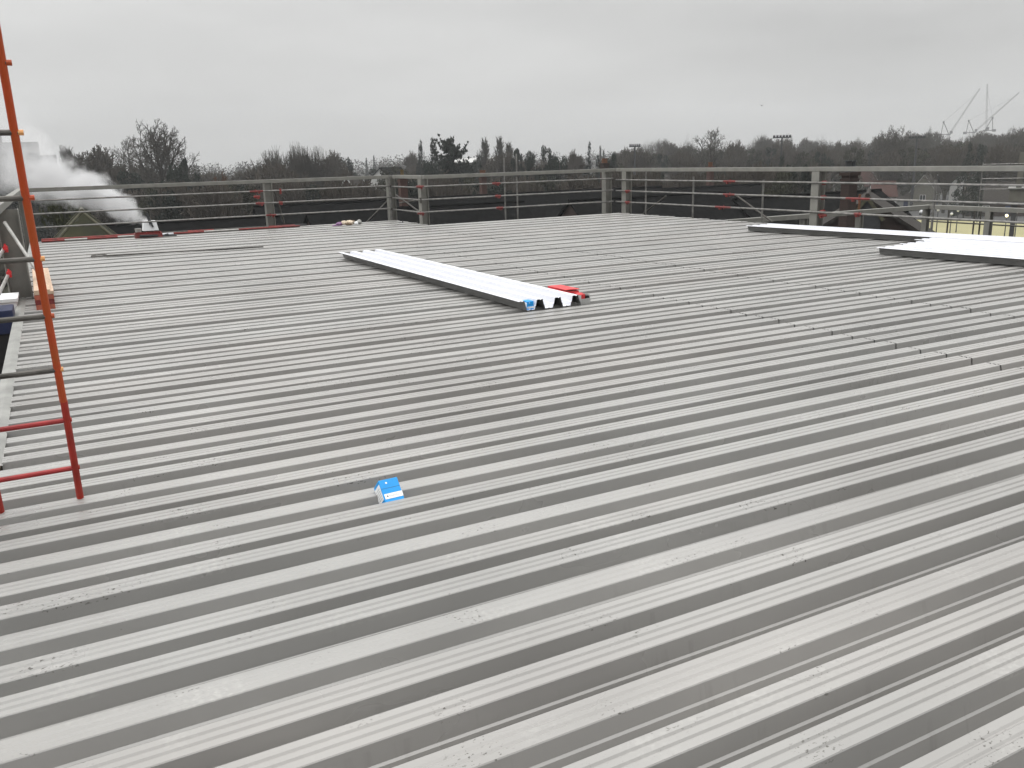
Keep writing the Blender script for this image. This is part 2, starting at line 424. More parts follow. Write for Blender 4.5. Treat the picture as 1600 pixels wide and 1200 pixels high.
# ------------------------------------------------------------------ steel edge frame: columns and top beams
def hcol(mb, x, y, z0, z1, w=.165, d=.165):
    mb.b2((x - d / 2, y - w / 2, z0), (x - d / 2 + .014, y + w / 2, z1))
    mb.b2((x + d / 2 - .014, y - w / 2, z0), (x + d / 2, y + w / 2, z1))
    mb.b2((x - d / 2 + .014, y - .006, z0), (x + d / 2 - .014, y + .006, z1))
def railing(label, cols, beams, w=.205):
    t = thing('steel_railing', label, 'railing', (cols[0][0], cols[0][1], 0) if cols else beams[0][0], group='grey steel railings round the deck')
    off = -Vector(t.location)
    for c in cols:
        b = MB(); hcol(b, c[0] + off.x, c[1] + off.y, -1.2, 1.149, c[2] if len(c) > 2 else w, c[2] if len(c) > 2 else w); b.build('column', MT['steel'], t)
    for p0, p1 in beams:
        b = MB(); b.beam(Vector(p0) + off, Vector(p1) + off, .11, .092); b.build('top_beam', MT['steel'], t, bevel=.006)
    return t
ZB = 1.196
XE, YE, YM, XS = -0.56, 23.56, 21.20, 8.62
railing('grey steel railing along the far left edge behind the steam', [(5.12, YE), (8.55, YE + .05)], [((XE + .06, YE, ZB), (XS - .06, YE, ZB))])
railing('short grey steel return of the railing at the far corner step', [], [((XS, YE - .06, ZB), (XS, YM + .12, ZB))])
railing('grey steel railing along the middle of the far edge', [(8.56, YM + .02), (14.28, YM + .1)], [((XS - .06, YM, ZB), (14.6, YM, ZB))])
railing('grey steel railing along the right edge of the deck', [(14.52, 20.65), (14.52, 13.62), (14.52, 5.5)], [((14.54, YM - .06, ZB), (14.54, -3, ZB))])
railing('grey steel railing on the left edge behind the orange ladder', [(-.50, 12.95, .26), (XE + .02, YE - .1)], [((XE, YE + .06, ZB + .006), (XE, 1.5, ZB + .006))])

# ------------------------------------------------------------------ scaffold guard rails
TR = .0205
def scaffold(label, rails, ups=(), clamps=(), braces=(), m='tube'):
    p0 = Vector(rails[0][0]) if rails else Vector(ups[0][0])
    t = thing('scaffold_guardrail', label, 'scaffolding', (p0.x, p0.y, 0), group='scaffold tube guardrails outside the deck edge')
    o = Vector((p0.x, p0.y, 0))
    for a, b in rails:
        MB().tube(Vector(a) - o, Vector(b) - o, TR, 8).build('rail', MT[m], t, smooth=False)
    for a, z0, z1 in ups:
        MB().tube(Vector((a[0], a[1], z0)) - o, Vector((a[0], a[1], z1)) - o, TR + .002, 8).build('upright', MT[m], t)
    for a, b in braces:
        MB().tube(Vector(a) - o, Vector(b) - o, TR, 8).build('brace', MT['tube_dark' if m == 'tube' else m], t)
    for c in clamps:
        p = Vector(c[0]) - o; ax = c[1]; ln = c[2] if len(c) > 2 else .16; col = c[3] if len(c) > 3 else 'red'
        b = MB(); d = Vector((1, 0, 0)) if ax == 'x' else (Vector((0, 1, 0)) if ax == 'y' else Vector((0, 0, 1)))
        b.tube(p - d * ln / 2, p + d * ln / 2, TR + (.009 if ln < .25 else .003), 8)
        b.box(p + Vector((0, 0, -.035)) + d * ln * .2, (.05, .05, .05))
        b.tube(p + Vector((0, 0, -.05)) - d * .02, p + Vector((0, 0, .05)) - d * .02, .012, 6)
        b.build('clamp', MT[col], t)
    return t
ys = YE - .115
zz = (.955, .645, .33)
scaffold('three scaffold tubes along the far left railing near the steam',
         [((-.48, ys, z), (8.5, ys, z + .0)) for z in zz],
         ups=[((-.42, ys - .03), -.02, 1.12)],
         clamps=[((4.80, ys, .955), 'x', .34), ((4.86, ys, .645), 'x', .22), ((5.12, ys, .33), 'x', .26), ((5.42, ys, .93), 'z', .14, 'darkred'), ((5.40, ys, .64), 'x', .10, 'darkred'), ((4.8, ys, .82), 'x', .16, 'darkred')],
         braces=[((5.28, ys + .06, .96), (5.46, ys + .06, .1))])
xs = XS - .12
scaffold('three scaffold tubes on the short far corner return',
         [((xs, YE - .1, z - .02), (xs, YM - .15, z - .02)) for z in zz],
         ups=[((8.45, YE - .16), -.1, 1.25)],
         clamps=[((8.46, YE - .14, z - .01), 'y', .10, 'tube_dark') for z in zz],
         braces=[((XS + .1, YE + .2, .70), (XS + .1, YM + .3, .18)), ((XS + .25, YE + .3, .45), (9.6, YE + .3, .52)), ((7.8, YE + .2, -.05), (8.5, YE + .2, .55))])
ym = YM - .12
scaffold('three scaffold tubes along the middle far railing',
         [((8.3, ym, z), (14.35, ym, z)) for z in (.965, .635, .32)],
         ups=[((11.36, YM + .12), -.4, 1.72), ((11.15, YM + .45), -.4, 1.62)],
         clamps=[((8.42, ym, .965), 'x', .2), ((8.42, ym, .30), 'x', .2), ((8.42, ym, .62), 'z', .14, 'tube_dark'), ((10.6, ym, .965), 'x', .24), ((10.64, ym, .635), 'x', .18), ((10.68, ym, .32), 'x', .2), ((11.36, YM + .1, 1.17), 'x', .12, 'tube_dark')])
xr = 14.40
scaffold('three scaffold tubes along the right hand railing',
         [((xr, 21.0, z), (xr, -2.0, z)) for z in (.925, .62, .315)],
         ups=[((14.66, 19.93), -2.2, 1.13), ((14.66, 17.9), -2.2, 1.02), ((14.66, 15.4), -2.2, .96), ((14.66, 10.92), -2.2, .99), ((14.66, 6.2), -2.2, 1.0)],
         clamps=[((xr, 20.42, .62), 'y', .22), ((xr, 20.42, .315), 'y', .22), ((xr, 16.25, .925), 'y', .42), ((xr, 16.25, .62), 'y', .40), ((xr, 16.45, .315), 'y', .55),
                 ((14.46, 13.40, .93), 'y', .12), ((14.46, 13.40, .63), 'y', .12), ((14.46, 13.40, .33), 'y', .12), ((14.46, 13.40, .25), 'y', .2, 'darkred'), ((xr, 12.45, .62), 'y', .6), ((xr, 12.42, .315), 'y', .18)],
         braces=[((14.8, 19.2, .5), (14.8, 20.6, -.2)), ((14.8, 16.5, .6), (14.8, 15.2, .0))])
# left hand tubes seen through the ladder
t = scaffold('pale scaffold tubes with red end caps beside the left column', [((-.60, 12.86, .34), (-.78, 9.6, .10)), ((-.60, 12.86, .665), (-.80, 11.2, .41))],
         clamps=[((-.59, 12.80, .36), 'y', .16, 'redbright'), ((-.58, 12.80, .68), 'y', .16, 'redbright')],
         braces=[(tuple(on_y(7, 347, 12.75)), tuple(on_y(66, 436, 12.3)))], m='tube_light')

# ------------------------------------------------------------------ lower steel frame outside the right edge
t = thing('steel_edge_frame', 'bare grey steel beam frame beyond the right edge at deck level', 'steel frame', (14.6, 16.55, 0))
def lb(p0, p1, w=.13, h=.12): MB().beam(Vector(p0) - Vector((14.6, 16.55, 0)), Vector(p1) - Vector((14.6, 16.55, 0)), w, h).build('beam', MT['steel'], t, bevel=.006)
lb((14.62, 16.55, -.062), (22.06, 16.55, -.062)); lb((22.0, 16.48, -.06), (22.0, -2, -.06))
for (x, y) in ((17.2, 16.55), (19.25, 16.55), (22.0, 16.6), (22.0, 14.7), (22.0, 10.0)):
    b = MB(); hcol(b, x - 14.6, y - 16.55, -4.5, -.125, .15, .15); b.build('post', MT['steel'], t)
b = MB(); b.tube((19.1 - 14.6, -.09, .02), (19.1 - 14.6, -.09, .42), .03, 8); b.build('clamp_bar', MT['pot'], t)
scaffold('thin dark scaffold tubes in front of the yellow court', [((22.7, 17.2, -.52), (22.7, 6.0, -.52))],
         ups=[((22.7, 15.6), -3, .0), ((22.75, 15.45), -3, -.1), ((22.7, 14.05), -3, .1), ((22.7, 16.4), -3, -.05)], m='tube_dark')

# ------------------------------------------------------------------ orange ladder at the left
t = thing('ladder', 'orange scaffold ladder with red lower rungs leaning at the left', 'ladder', (-.24, 4.66, -.06))
lean = .25
def lp(x, z): return Vector((x, -lean * z, z))          # local, z measured up the lean
XR_, XLs = .165, -.185
for x, mm in ((XR_, ('stile_red', 'orange')), (XLs, ('stile_red', 'orange'))):
    b = MB(); b.cur = 0; b.tube(lp(x, -.03), lp(x, .60), .0165, 12); b.cur = 1
    b.tube(lp(x - .002, .60), lp(x - .012, 1.6), .0165, 12); b.tube(lp(x - .012, 1.6), lp(x - .014, 3.1), .016, 12)
    b.build('stile', [MT[mm[0]], MT[mm[1]]], t, smooth=False)
for i in range(11):
    z = .235 + .264 * i
    if z > 3.0: break
    b = MB(); b.tube(lp(XLs - .01, z), lp(XR_ + .0, z), .0125, 10); r = b.build('rung', MT['rung_red'] if i < 2 else MT['tube_dark'], t)
    e = MB(); e.tube(lp(XR_, z), lp(XR_ + .021, z), .0115, 8); e.build('rung_end', MT['stile_red'] if i < 2 else (MT['orange'] if i % 2 else MT['peach']), r)

# ------------------------------------------------------------------ white upside-down deck sheets
def deck_sheet(label, x, y, rz, length, z=0.008):
    """far left corner at (x, y), running back towards the camera"""
    t = thing('deck_sheet', label, 'metal sheet', (x, y, z), rz, group='white deck sheets lying face up on the roof')
    p = .2257; P = [(-.012, .106), (.0, .110)]
    for k in range(4):
        c = k * p
        P += [(c + .016, .110), (c + .022, .103), (c + .030, .103), (c + .036, .110), (c + .052, .110)]
        if k < 3:
            P += [(c + .066, .048), (c + .072, .044), (c + .082, .004), (c + .120, .004), (c + .125, .009), (c + .133, .009), (c + .138, .004), (c + .176, .004), (c + .186, .044), (c + .192, .048), (c + .2057, .110)]
        else:
            P += [(c + .066, .048), (c + .072, .044), (c + .082, .010)]
    b = MB(); n = len(P); V = []; th = .0025
    segs = 10
    for s_ in range(segs + 1):
        yy = -length * s_ / segs
        for (a, h) in P: V.append((a, yy, h + th + .002 * noise.noise((a * 3, yy * .5, x))))
    top = list(V); bot = [(vx, vy, vz - th) for vx, vy, vz in V]
    F = []
    for s_ in range(segs):
        for q in range(n - 1): F.append((s_ * n + q, (s_ + 1) * n + q, (s_ + 1) * n + q + 1, s_ * n + q + 1))
    b.cur = 0; b.add(top, F); o = b.build('white_face', MT['white'], t, fix=False)
    b2 = MB(); b2.add(bot, [f[::-1] for f in F]); b2.build('grey_face', MT['under'], t, fix=False)
    return t
deck_sheet('long white deck sheet lying alone in the middle of the roof', 4.29, 14.65, 0.0, 6.6)
deck_sheet('white deck sheet nearest the right edge railing', 12.66, 13.75, math.radians(6.5), 7.1)
deck_sheet('white deck sheet at the right frame edge, front one of the three', 11.15, 9.22, math.radians(4.5), 6.0)
deck_sheet('white deck sheet at the right, middle one of the three side by side', 11.84, 9.36, math.radians(5.0), 6.0)
deck_sheet('white deck sheet at the right, third from the front touching the railing side sheet', 12.52, 9.62, math.radians(6.0), 6.0)

# ------------------------------------------------------------------ cartons
def blue_box(label, x, y, z, rx, rz, sx=.1, sy=.072, sz=.098):
    t = thing('blue_carton', label, 'carton', (x, y, z), rz, group='small blue fixings cartons')
    t.rotation_euler = (rx, 0, rz)
    b = MB(); b.box((0, 0, sz / 2), (sx, sy, sz)); b.build('carton_body', MT['blue'], t, bevel=.002)
    b = MB(); b.b2((-sx / 2 + .002, -sy / 2 - .0006, sz * .615), (sx / 2 - .002, -sy / 2 + .0004, sz * .625)); b.build('lid_seam', MT['bluecan'], t)
    b = MB(); b.b2((-sx / 2 + .006, -sy / 2 - .0012, sz * .17), (sx / 2 + .0004, -sy / 2 + .0005, sz * .39)); lo = b.build('front_label', MT['label'], t)
    b = MB(); r45 = Matrix.Rotation(PI / 4, 3, 'Y')
    b.box((-sx * .30, -sy / 2 - .0014, sz * .28), (.011, .001, .0028), r45); b.box((-sx * .30, -sy / 2 - .0015, sz * .28), (.011, .001, .0028), Matrix.Rotation(-PI / 4, 3, 'Y'))
    b.build('cross_mark', MT['ink'], lo)
    b = MB()
    for i in range(9):
        h = .008 if i % 3 else .011
        b.b2((-sx * .20 + i * .0062, -sy / 2 - .0018, sz * .24), (-sx * .20 + i * .0062 + .0036, -sy / 2 - .0009, sz * .24 + h))
    b.build('faint_lettering', MT['greyink'], lo)
    b = MB(); b.b2((-sx / 2 - .0012, -sy / 2 + .006, sz * .20), (-sx / 2 + .0005, sy / 2 - .006, sz * .86)); s2 = b.build('side_label', MT['label'], t)
    b = MB()
    for i in range(5): b.b2((-sx / 2 - .0018, -sy / 2 + .014, sz * (.3 + .1 * i)), (-sx / 2 - .0008, sy / 2 - .014 - .006 * (i % 2), sz * (.3 + .1 * i) + .003))
    b.build('side_lettering', MT['greyink'], s2)
    b = MB(); b.tube((-sx * .15, -sy / 2 - .0012, sz * .84), (-sx * .15, -sy / 2 + .0004, sz * .84), .005, 12); b.build('white_dot', MT['label'], t)
    return t
blue_box('small blue carton wedged in a trough of the open deck', 1.288, 3.806, -.040, math.radians(-42), math.radians(3), .100, .092, .124)
blue_box('small blue carton standing on the end of the white sheet', 4.425, 8.13, .016, math.radians(4), math.radians(4), .085, .1, .092)
t = thing('red_carton', 'flat red carton lying behind the white sheet end', 'carton', (5.175, 8.63, .0), math.radians(84))
b = MB(); b.box((0, 0, .055), (.50, .17, .11)); b.build('carton_body', MT['redbright'], t, bevel=.004)
b = MB(); b.box((0, .0, .121), (.51, .175, .008), Matrix.Rotation(math.radians(2), 3, 'Y')); b.build('lid', MT['redbright'], t)
b = MB(); b.box((-.17, 0, .123), (.11, .13, .012)); b.build('lid_label', MT['greycard'], t)
t = thing('grey_carton', 'open grey carton of red packets beside the white sheet', 'carton', (5.13, 8.17, .0), math.radians(3))
b = MB(); w_, d_, h_ = .125, .19, .105
b.b2((-w_ / 2, -d_ / 2, 0), (w_ / 2, -d_ / 2 + .004, h_ * .62)); b.b2((-w_ / 2, d_ / 2 - .004, 0), (w_ / 2, d_ / 2, h_))
b.b2((-w_ / 2, -d_ / 2 + .004, 0), (-w_ / 2 + .004, d_ / 2 - .004, h_)); b.b2((w_ / 2 - .004, -d_ / 2 + .004, 0), (w_ / 2, d_ / 2 - .004, h_))
b.b2((-w_ / 2 + .004, -d_ / 2 + .004, .001), (w_ / 2 - .004, d_ / 2 - .004, .005)); b.build('carton_body', MT['greycard'], t)
for (px_, py_, sx_) in ((-.02, -.03, .07), (.0, .045, .085)):
    b = MB(); b.box((px_, py_, .062), (sx_, .06, .10), Matrix.Rotation(.12, 3, 'Z')); b.build('red_packet', MT['redbright'], t, bevel=.003)
b = MB(); b.box((.042, -.05, .065), (.025, .05, .055)); b.build('black_packet', MT['black'], t)

# ------------------------------------------------------------------ far left edge clutter
def banded_pole(label, p0, p1, r, bands, cols):
    b = MB(); p0, p1 = Vector(p0), Vector(p1); lo = 0.0; ms = []
    for e, c in zip(bands, cols):
        if c not in ms: ms.append(c)
        b.cur = ms.index(c); b.tube(p0.lerp(p1, lo) - p0, p0.lerp(p1, e) - p0, r, 8); lo = e
    o = b.build('scaffold_pole', [MT[c] for c in ms], None); o.location = p0
    return tag(o, label, 'pole', 'loose poles lying along the far left edge')
banded_pole('long red and grey tube lying against the far left edge', (-.3, 23.30, .055), (6.0, 23.30, .04), .024, (.33, .52, .62, .84, .95, 1), ('darkred', 'tube_dark', 'darkred', 'tube_dark', 'red', 'black'))
banded_pole('red and white striped pole lying beside the red tray', (-.3, 23.05, .035), (5.75, 23.05, .035), .022, (.08, .16, .27, .36, .48, .60, .74, .92, 1), ('darkred', 'tube_light', 'darkred', 'tube_light', 'white', 'darkred', 'tube_light', 'darkred', 'red'))
t = thing('red_tray', 'red plastic tray of tools on the far left deck edge', 'tray', (1.98, 22.55, .005), 0)
b = MB(); b.b2((-.30, -.16, 0), (.30, .16, .012)); b.b2((-.30, -.16, .012), (.30, -.145, .10)); b.b2((-.30, .145, .012), (.30, .16, .13)); b.b2((-.30, -.145, .012), (-.285, .145, .12)); b.b2((.285, -.145, .012), (.30, .145, .12))
b.build('tray_body', MT['red'], t)
b = MB(); b.box((-.02, -.17, .05), (.38, .02, .05)); b.tube((-.2, -.17, .07), (.2, -.17, .05), .02, 8); b.build('tool', MT['black'], t)
b = MB(); b.tube((.30, -.1, .03), (.62, -.14, .02), .025, 8); b.tube((.36, -.1, .04), (.44, -.12, .06), .03, 8); b.build('hose', MT['lead'], t)
t = thing('grey_bucket', 'small grey bucket standing behind the red tray', 'bucket', (1.80, 22.95, 0))
b = MB(); b.tube((0, 0, 0), (0, 0, .20), .055, 14, .075); b.build('bucket_body', MT['tube_light'], t, smooth=False)
b = MB(); b.tube((0, 0, .20), (0, 0, .212), .08, 14); b.build('rim', MT['galv'], t)
# steaming flue just beyond the edge
FL = on_y(234, 352, 25.6)
t = thing('boiler_flue', 'white boxed boiler flue with steam pouring from it', 'flue', (FL.x, FL.y, -3.0))
b = MB(); z0 = FL.z + 3 - .02
b.add([(-.20, -.16, z0 - .12), (.20, -.16, z0 - .12), (.20, .16, z0 - .12), (-.20, .16, z0 - .12), (-.16, -.12, z0 + .14), (.16, -.12, z0 + .14), (.16, .12, z0 + .14), (-.16, .12, z0 + .14)], [(0, 3, 2, 1), (4, 5, 6, 7), (0, 1, 5, 4), (1, 2, 6, 5), (2, 3, 7, 6), (3, 0, 4, 7)])
b.build('cowl', MT['label'], t, bevel=.01)
b = MB(); b.b2((-.15, -.12, 0), (.15, .12, z0 - .121)); b.build('shaft', MT['concrete'], t)
b = MB(); b.tube((.0, -.17, z0 + .05), (-.06, -.1, z0 + .34), .022, 8); b.tube((.06, -.17, z0 - .02), (-.04, -.1, z0 + .36), .022, 8); b.build('vent_pipe', MT['lead'], t)
# long hooked rod
t = thing('hooked_rod', 'long thin steel rod with a loop handle lying on the deck', 'rod', (.57, 18.2, .012))
b = MB(); b.beam((.24, -.04, .02), (3.1, -.40, .012), .12, .018); b.build('rod', MT['tube_dark'], t)
b = MB()
lp_ = [(0, .02), (.02, .14), (.08, .2), (.20, .19), (.27, .1), (.25, -.04), (.18, -.1), (.06, -.09), (0, .02)]
for i in range(8): b.tube((lp_[i][0] - .02, lp_[i][1], .022), (lp_[i + 1][0] - .02, lp_[i + 1][1], .022), .011, 6)
b.build('loop_handle', MT['tube_dark'], t)
# rubbish
t = thing('rubbish_heap', 'small heap of crumpled purple and cream wrapping near the far edge', 'rubbish', (6.9, 22.55, 0))
random.seed(12)
def lump(m, c, r, sq):
    b = MB(); b.ball(c, r, 10, 7, sq)
    b.v = [(x + .35 * r * noise.noise((x * 30, y * 30, z * 30)), y + .35 * r * noise.noise((x * 30 + 9, y * 30, z * 30)), max(0.001, z + .3 * r * noise.noise((x * 30, y * 30 + 5, z * 30)))) for x, y, z in b.v]
    b.build('wrapper', MT[m], t)
lump('purple', (-.22, 0, .05), .07, (1.5, 1, .8)); lump('creamwrap', (-.10, -.03, .08), .06, (1.4, 1, .9)); lump('creamwrap', (.06, .0, .07), .08, (1.5, 1, .8))
lump('brownwrap', (-.0, -.09, .04), .06, (1.5, 1, .7)); lump('brownwrap', (.16, .02, .08), .06, (1, 1, .9)); lump('label', (.22, -.05, .05), .055, (1, 1, .9)); lump('galv', (.33, .02, .07), .07, (1, 1, .9)); lump('purple', (-.36, -.05, .02), .05, (1.5, 1, .5))
t = thing('dark_bracket', 'small dark steel bracket lying near the far corner column', 'bracket', (8.32, 22.35, .002))
b = MB(); b.b2((-.06, -.03, 0), (.06, .03, .008)); b.b2((.052, -.03, .008), (.06, .03, .06)); b.build('plate', MT['black'], t)
# timber and red crate stack against the left edge
t = thing('board_stack', 'stack of plywood boards on red crates behind the ladder', 'boards', (-.235, 12.6, .003), math.radians(1))
for i, (z0, z1, mm, w_) in enumerate(((0, .07, 'plyred', .20), (.073, .125, 'red', .205), (.128, .185, 'plyred', .205))):
    b = MB(); b.b2((-w_ / 2, -1.0, z0), (w_ / 2, 1.8, z1)); b.build('crate', MT[mm], t)
b = MB(); b.b2((-.10, -1.0, .188), (.11, 1.9, .226)); b.build('board', MT['ply'], t, bevel=.003)
b = MB(); b.b2((-.095, -.99, .228), (.075, 1.7, .242)); b.build('top_board', MT['ply'], t)
# things just below the left edge
def low_box(name, label, cat, p, s, m, extra=None):
    t = thing(name, label, cat, p)
    b = MB(); b.b2((-s[0] / 2, -s[1] / 2, 0), (s[0] / 2, s[1] / 2, s[2])); b.build('body', MT[m], t, bevel=.01)
    if extra: extra(t, s)
    return t
def lid(t, s):
    b = MB(); b.b2((-s[0] / 2 - .02, -s[1] / 2 - .02, s[2] + .001), (s[0] / 2 + .02, s[1] / 2 + .02, s[2] + .04)); b.build('lid', MT['label'], t)
def panel(t, s):
    b = MB(); b.b2((-s[0] / 2 - .006, -s[1] / 2 + .1, .1), (-s[0] / 2 - .001, s[1] / 2 - .1, s[2] - .1)); b.build('panel', MT['tube_dark'], t)
def bin_foot(t, s):
    b = MB(); b.b2((-s[0] / 2 + .02, -s[1] / 2 + .02, -1.41 - t.location.z), (s[0] / 2 - .02, s[1] / 2 - .02, -.001)); b.build('stand', MT['black'], t)
t = thing('scaffold_platform', 'boarded scaffold platform below the left edge of the deck', 'platform', (-1.7, 11, -1.45))
for i in range(6):
    b = MB(); b.b2((-1.0 + i * .31, -5, 0), (-1.0 + i * .31 + .29, 12, .04)); b.build('plank', MT['brownwrap'], t)
for yy in (-4, 0, 4, 8):
    for xx in (-1.0, .8):
        b = MB(); b.tube((xx, yy, -10.5), (xx, yy, -.001), .024, 8); b.build('standard', MT['tube_dark'], t)
cp = on_y(26, 466, 12.2)
low_box('white_chest', 'white chest on the platform left of the deck', 'chest', (cp.x - .14, 12.5, -1.41), (.26, .6, 1.41 + cp.z - .04), 'label', lid)
low_box('navy_bin', 'navy blue bin below the left edge flashing', 'bin', (cp.x - .15, 11.35, on_y(15, 522, 11.1).z), (.27, .5, .27), 'bluecan', bin_foot)
t = thing('brick_stack', 'weathered brick chimney stack left of the left column', 'chimney', (-1.55, 17.0, GZ))
b = MB(); b.b2((-.6, -.4, 0), (.6, .4, 12.72)); b.build('shaft', MT['brick'], t)
b = MB(); b.b2((-.66, -.46, 12.721), (.66, .46, 12.85)); b.build('capping', MT['concrete'], t)

# ------------------------------------------------------------------ houses
def gable_house(name, label, cat, loc, rz, w, d, eave, ridge, wallm, roofm, chim=(), wins=(), doors=(), group=None, hip=0.0, over=.3, skylights=(), z0=0.0, barge=None):
    """front faces -y, ridge along x (hip > 0 pulls the ridge ends in)"""
    t = thing(name, label, cat, loc, rz, group)
    b = MB()
    if hip == 0:
        b.prism([(-d / 2, z0), (d / 2, z0), (d / 2, eave), (0, ridge - .12), (-d / 2, eave)], -w / 2, w / 2, 'x')
    else:
        b.b2((-w / 2, -d / 2, z0), (w / 2, d / 2, eave - .02))
    b.build('wall', MT[wallm], t)
    b = MB(); o = over; dr = ridge - eave; ez = eave - dr * o / (d / 2)
    hx = w / 2 - hip; X = w / 2 + (o if hip else o * .7)
    R0 = (-(hx if hip else X), 0, ridge); R1 = ((hx if hip else X), 0, ridge)
    A, B, C_, D_ = (-X, -d / 2 - o, ez), (X, -d / 2 - o, ez), (X, d / 2 + o, ez), (-X, d / 2 + o, ez)
    th = .14
    V = [A, B, C_, D_, R0, R1] + [(p[0], p[1], p[2] - th) for p in (A, B, C_, D_, R0, R1)]
    F = [(0, 1, 5, 4), (2, 3, 4, 5), (6, 10, 11, 7), (8, 11, 10, 9), (0, 6, 7, 1), (2, 8, 9, 3)]
    if hip: F += [(1, 2, 5), (3, 0, 4), (7, 11, 8), (9, 10, 6), (1, 7, 8, 2), (3, 9, 6, 0)]
    else: F += [(1, 7, 11, 5), (5, 11, 8, 2), (3, 9, 10, 4), (4, 10, 6, 0)]
    b.add(V, F); rf = b.build('roof', MT[roofm], t)
    b = MB(); b.tube(Vector(R0) + Vector((0, 0, .03)), Vector(R1) + Vector((0, 0, .03)), .11, 6)
    if hip:
        for e, r in ((A, R0), (D_, R0), (B, R1), (C_, R1)): b.tube(Vector(e) + Vector((0, 0, .0)), Vector(r) + Vector((0, 0, .0)), .06, 6)
    b.build('ridge_tiles', MT['ridge'] if roofm == 'moss' else MT[roofm], rf)
    if barge:
        b = MB()
        for sx in (-1, 1):
            for sy in (-1, 1):
                b.beam((sx * (X + .02), sy * (d / 2 + o), ez - .07), (sx * (X + .02), 0, ridge - .07), .05, .16)
        b.build('bargeboard', MT[barge], t)
    for ch in chim:
        cx, cy, cw, cdp, ctop, npots, bm, pm = ch
        b = MB(); b.b2((cx - cw / 2, cy - cdp / 2, eave), (cx + cw / 2, cy + cdp / 2, ctop))
        c_ = b.build('chimney', MT[bm], t)
        b = MB(); b.b2((cx - cw / 2 - .07, cy - cdp / 2 - .07, ctop + .001), (cx + cw / 2 + .07, cy + cdp / 2 + .07, ctop + .13))
        b.b2((cx - cw / 2 - .04, cy - cdp / 2 - .04, ctop - .22), (cx + cw / 2 + .04, cy + cdp / 2 + .04, ctop - .12)); b.build('capping', MT[bm], c_)
        for i in range(npots):
            px_ = cx + (i - (npots - 1) / 2) * (cw / max(1, npots)) * .95
            b = MB(); b.tube((px_, cy, ctop + .131), (px_, cy, ctop + .5), .13, 8, .11); b.tube((px_, cy, ctop + .5), (px_, cy, ctop + .56), .15, 8); b.build('chimney_pot', MT[pm], c_)
    for (wx, wz, ww, wh, side) in wins:
        yy = -d / 2 if side == 'f' else d / 2
        sg = -1 if side == 'f' else 1
        b = MB()
        if side in 'fb':
            b.b2((wx - ww / 2, yy, wz), (wx + ww / 2, yy + sg * .06, wz + wh)); fr = b.build('window', MT['whitepaint'], t)
            b = MB()
            for q in (0, 1): b.b2((wx - ww / 2 + .09 + q * (ww / 2 - .04), yy + sg * .061, wz + .09), (wx - .05 + q * (ww / 2 - .04), yy + sg * .07, wz + wh - .09))
            b.build('pane', MT['glass'], fr)
        else:
            xx = w / 2 if side == 'r' else -w / 2; sg = 1 if side == 'r' else -1
            b.b2((xx, wx - ww / 2, wz), (xx + sg * .06, wx + ww / 2, wz + wh)); fr = b.build('window', MT['whitepaint'], t)
            b = MB()
            for q in (0, 1): b.b2((xx + sg * .061, wx - ww / 2 + .09 + q * (ww / 2 - .04), wz + .09), (xx + sg * .07, wx - .05 + q * (ww / 2 - .04), wz + wh - .09))
            b.build('pane', MT['glass'], fr)
    for (dx,) in doors:
        b = MB(); b.b2((dx - .45, -d / 2 - .05, z0), (dx + .45, -d / 2, z0 + 2.05)); b.build('door', MT['bluecan'], t)
    for (sx, fy) in skylights:
        sl = math.atan2(ridge - eave, d / 2); yy = -d / 2 * fy; zz_ = eave + (ridge - eave) * (1 - fy)
        b = MB(); b.box((sx, yy, zz_ + .06), (.8, 1.25, .08), Matrix.Rotation(sl, 3, 'X')); b.build('skylight', MT['skylight'], rf)
    return t
def twin(w, e, fl=2):
    r = []
    for f in range(fl):
        for s in (-1, 1): r.append((s * w * .25, e - 2.2 - f * 2.7, 1.3, 1.3, 'f'))
    return r
# long slate-roofed terrace straight behind the deck: its roofs just clear the deck edge
TY = 70.0
lots = [(-24, 2.4, 'tile'), (14.2, 26.35, 'slate'), (26.4, 40.5, 'slate'), (40.55, 53.2, 'slate'), (53.25, 66, 'slate')]
chs = {1: [], 2: [(.95, 1.0, .5, .5, 12.1, 3, 'brick', 'pot')], 3: [(.6, 1.2, .6, .6, 12.8, 3, 'brown_brick', 'pot')], 4: [(.66, 1.0, .55, .5, 12.1, 2, 'brick', 'pot')], 5: [(4, 1.0, .5, .5, 11.2, 2, 'brick', 'pot')], 6: []}
nm = ['first', '', '']
tl = {1: 'dark slate roofed terrace house left of all the brick chimneys', 2: 'dark slate terrace house with the leftmost brick chimney behind the middle railing',
      3: 'dark slate terrace house with brown chimney behind the far right corner column', 4: 'dark slate terrace house with red chimney right of the far corner',
      5: 'dark slate terrace house between the corner scaffold uprights and right column', 6: 'dark slate terrace house at the right end of its row'}
for i, (a, b_, rm) in enumerate(lots):
    if i == 0: continue
    ww = b_ - a
    gable_house('terrace_house', tl[i], 'house', ((a + b_) / 2, TY, GZ), 0, ww, 11, 6.3, 10.5 - .25 * (i > 3), 'brown_brick', rm, chs[i], twin(ww, 6.3), [(0,)], group='terrace of slate roofed houses behind the deck', over=.25)
gable_house('terrace_house', 'low dark slate roofed house behind the far left railing', 'house', (7.6, 62, GZ), 0, 12.6, 12, 5.6, 10.15, 'brown_brick', 'slate', [], twin(12, 5.6), [(0,)], group='terrace of slate roofed houses behind the deck')
gable_house('terrace_house', 'nearer dark slate roof behind the far corner step', 'house', (22.4, 56, GZ), 0, 15.5, 12, 6.4, 10.55, 'brown_brick', 'slate', [(-.8, 1.2, .5, .5, 12.5, 1, 'brick', 'yellowpot')], twin(15, 6.4), [(0,)], group='terrace of slate roofed houses behind the deck')
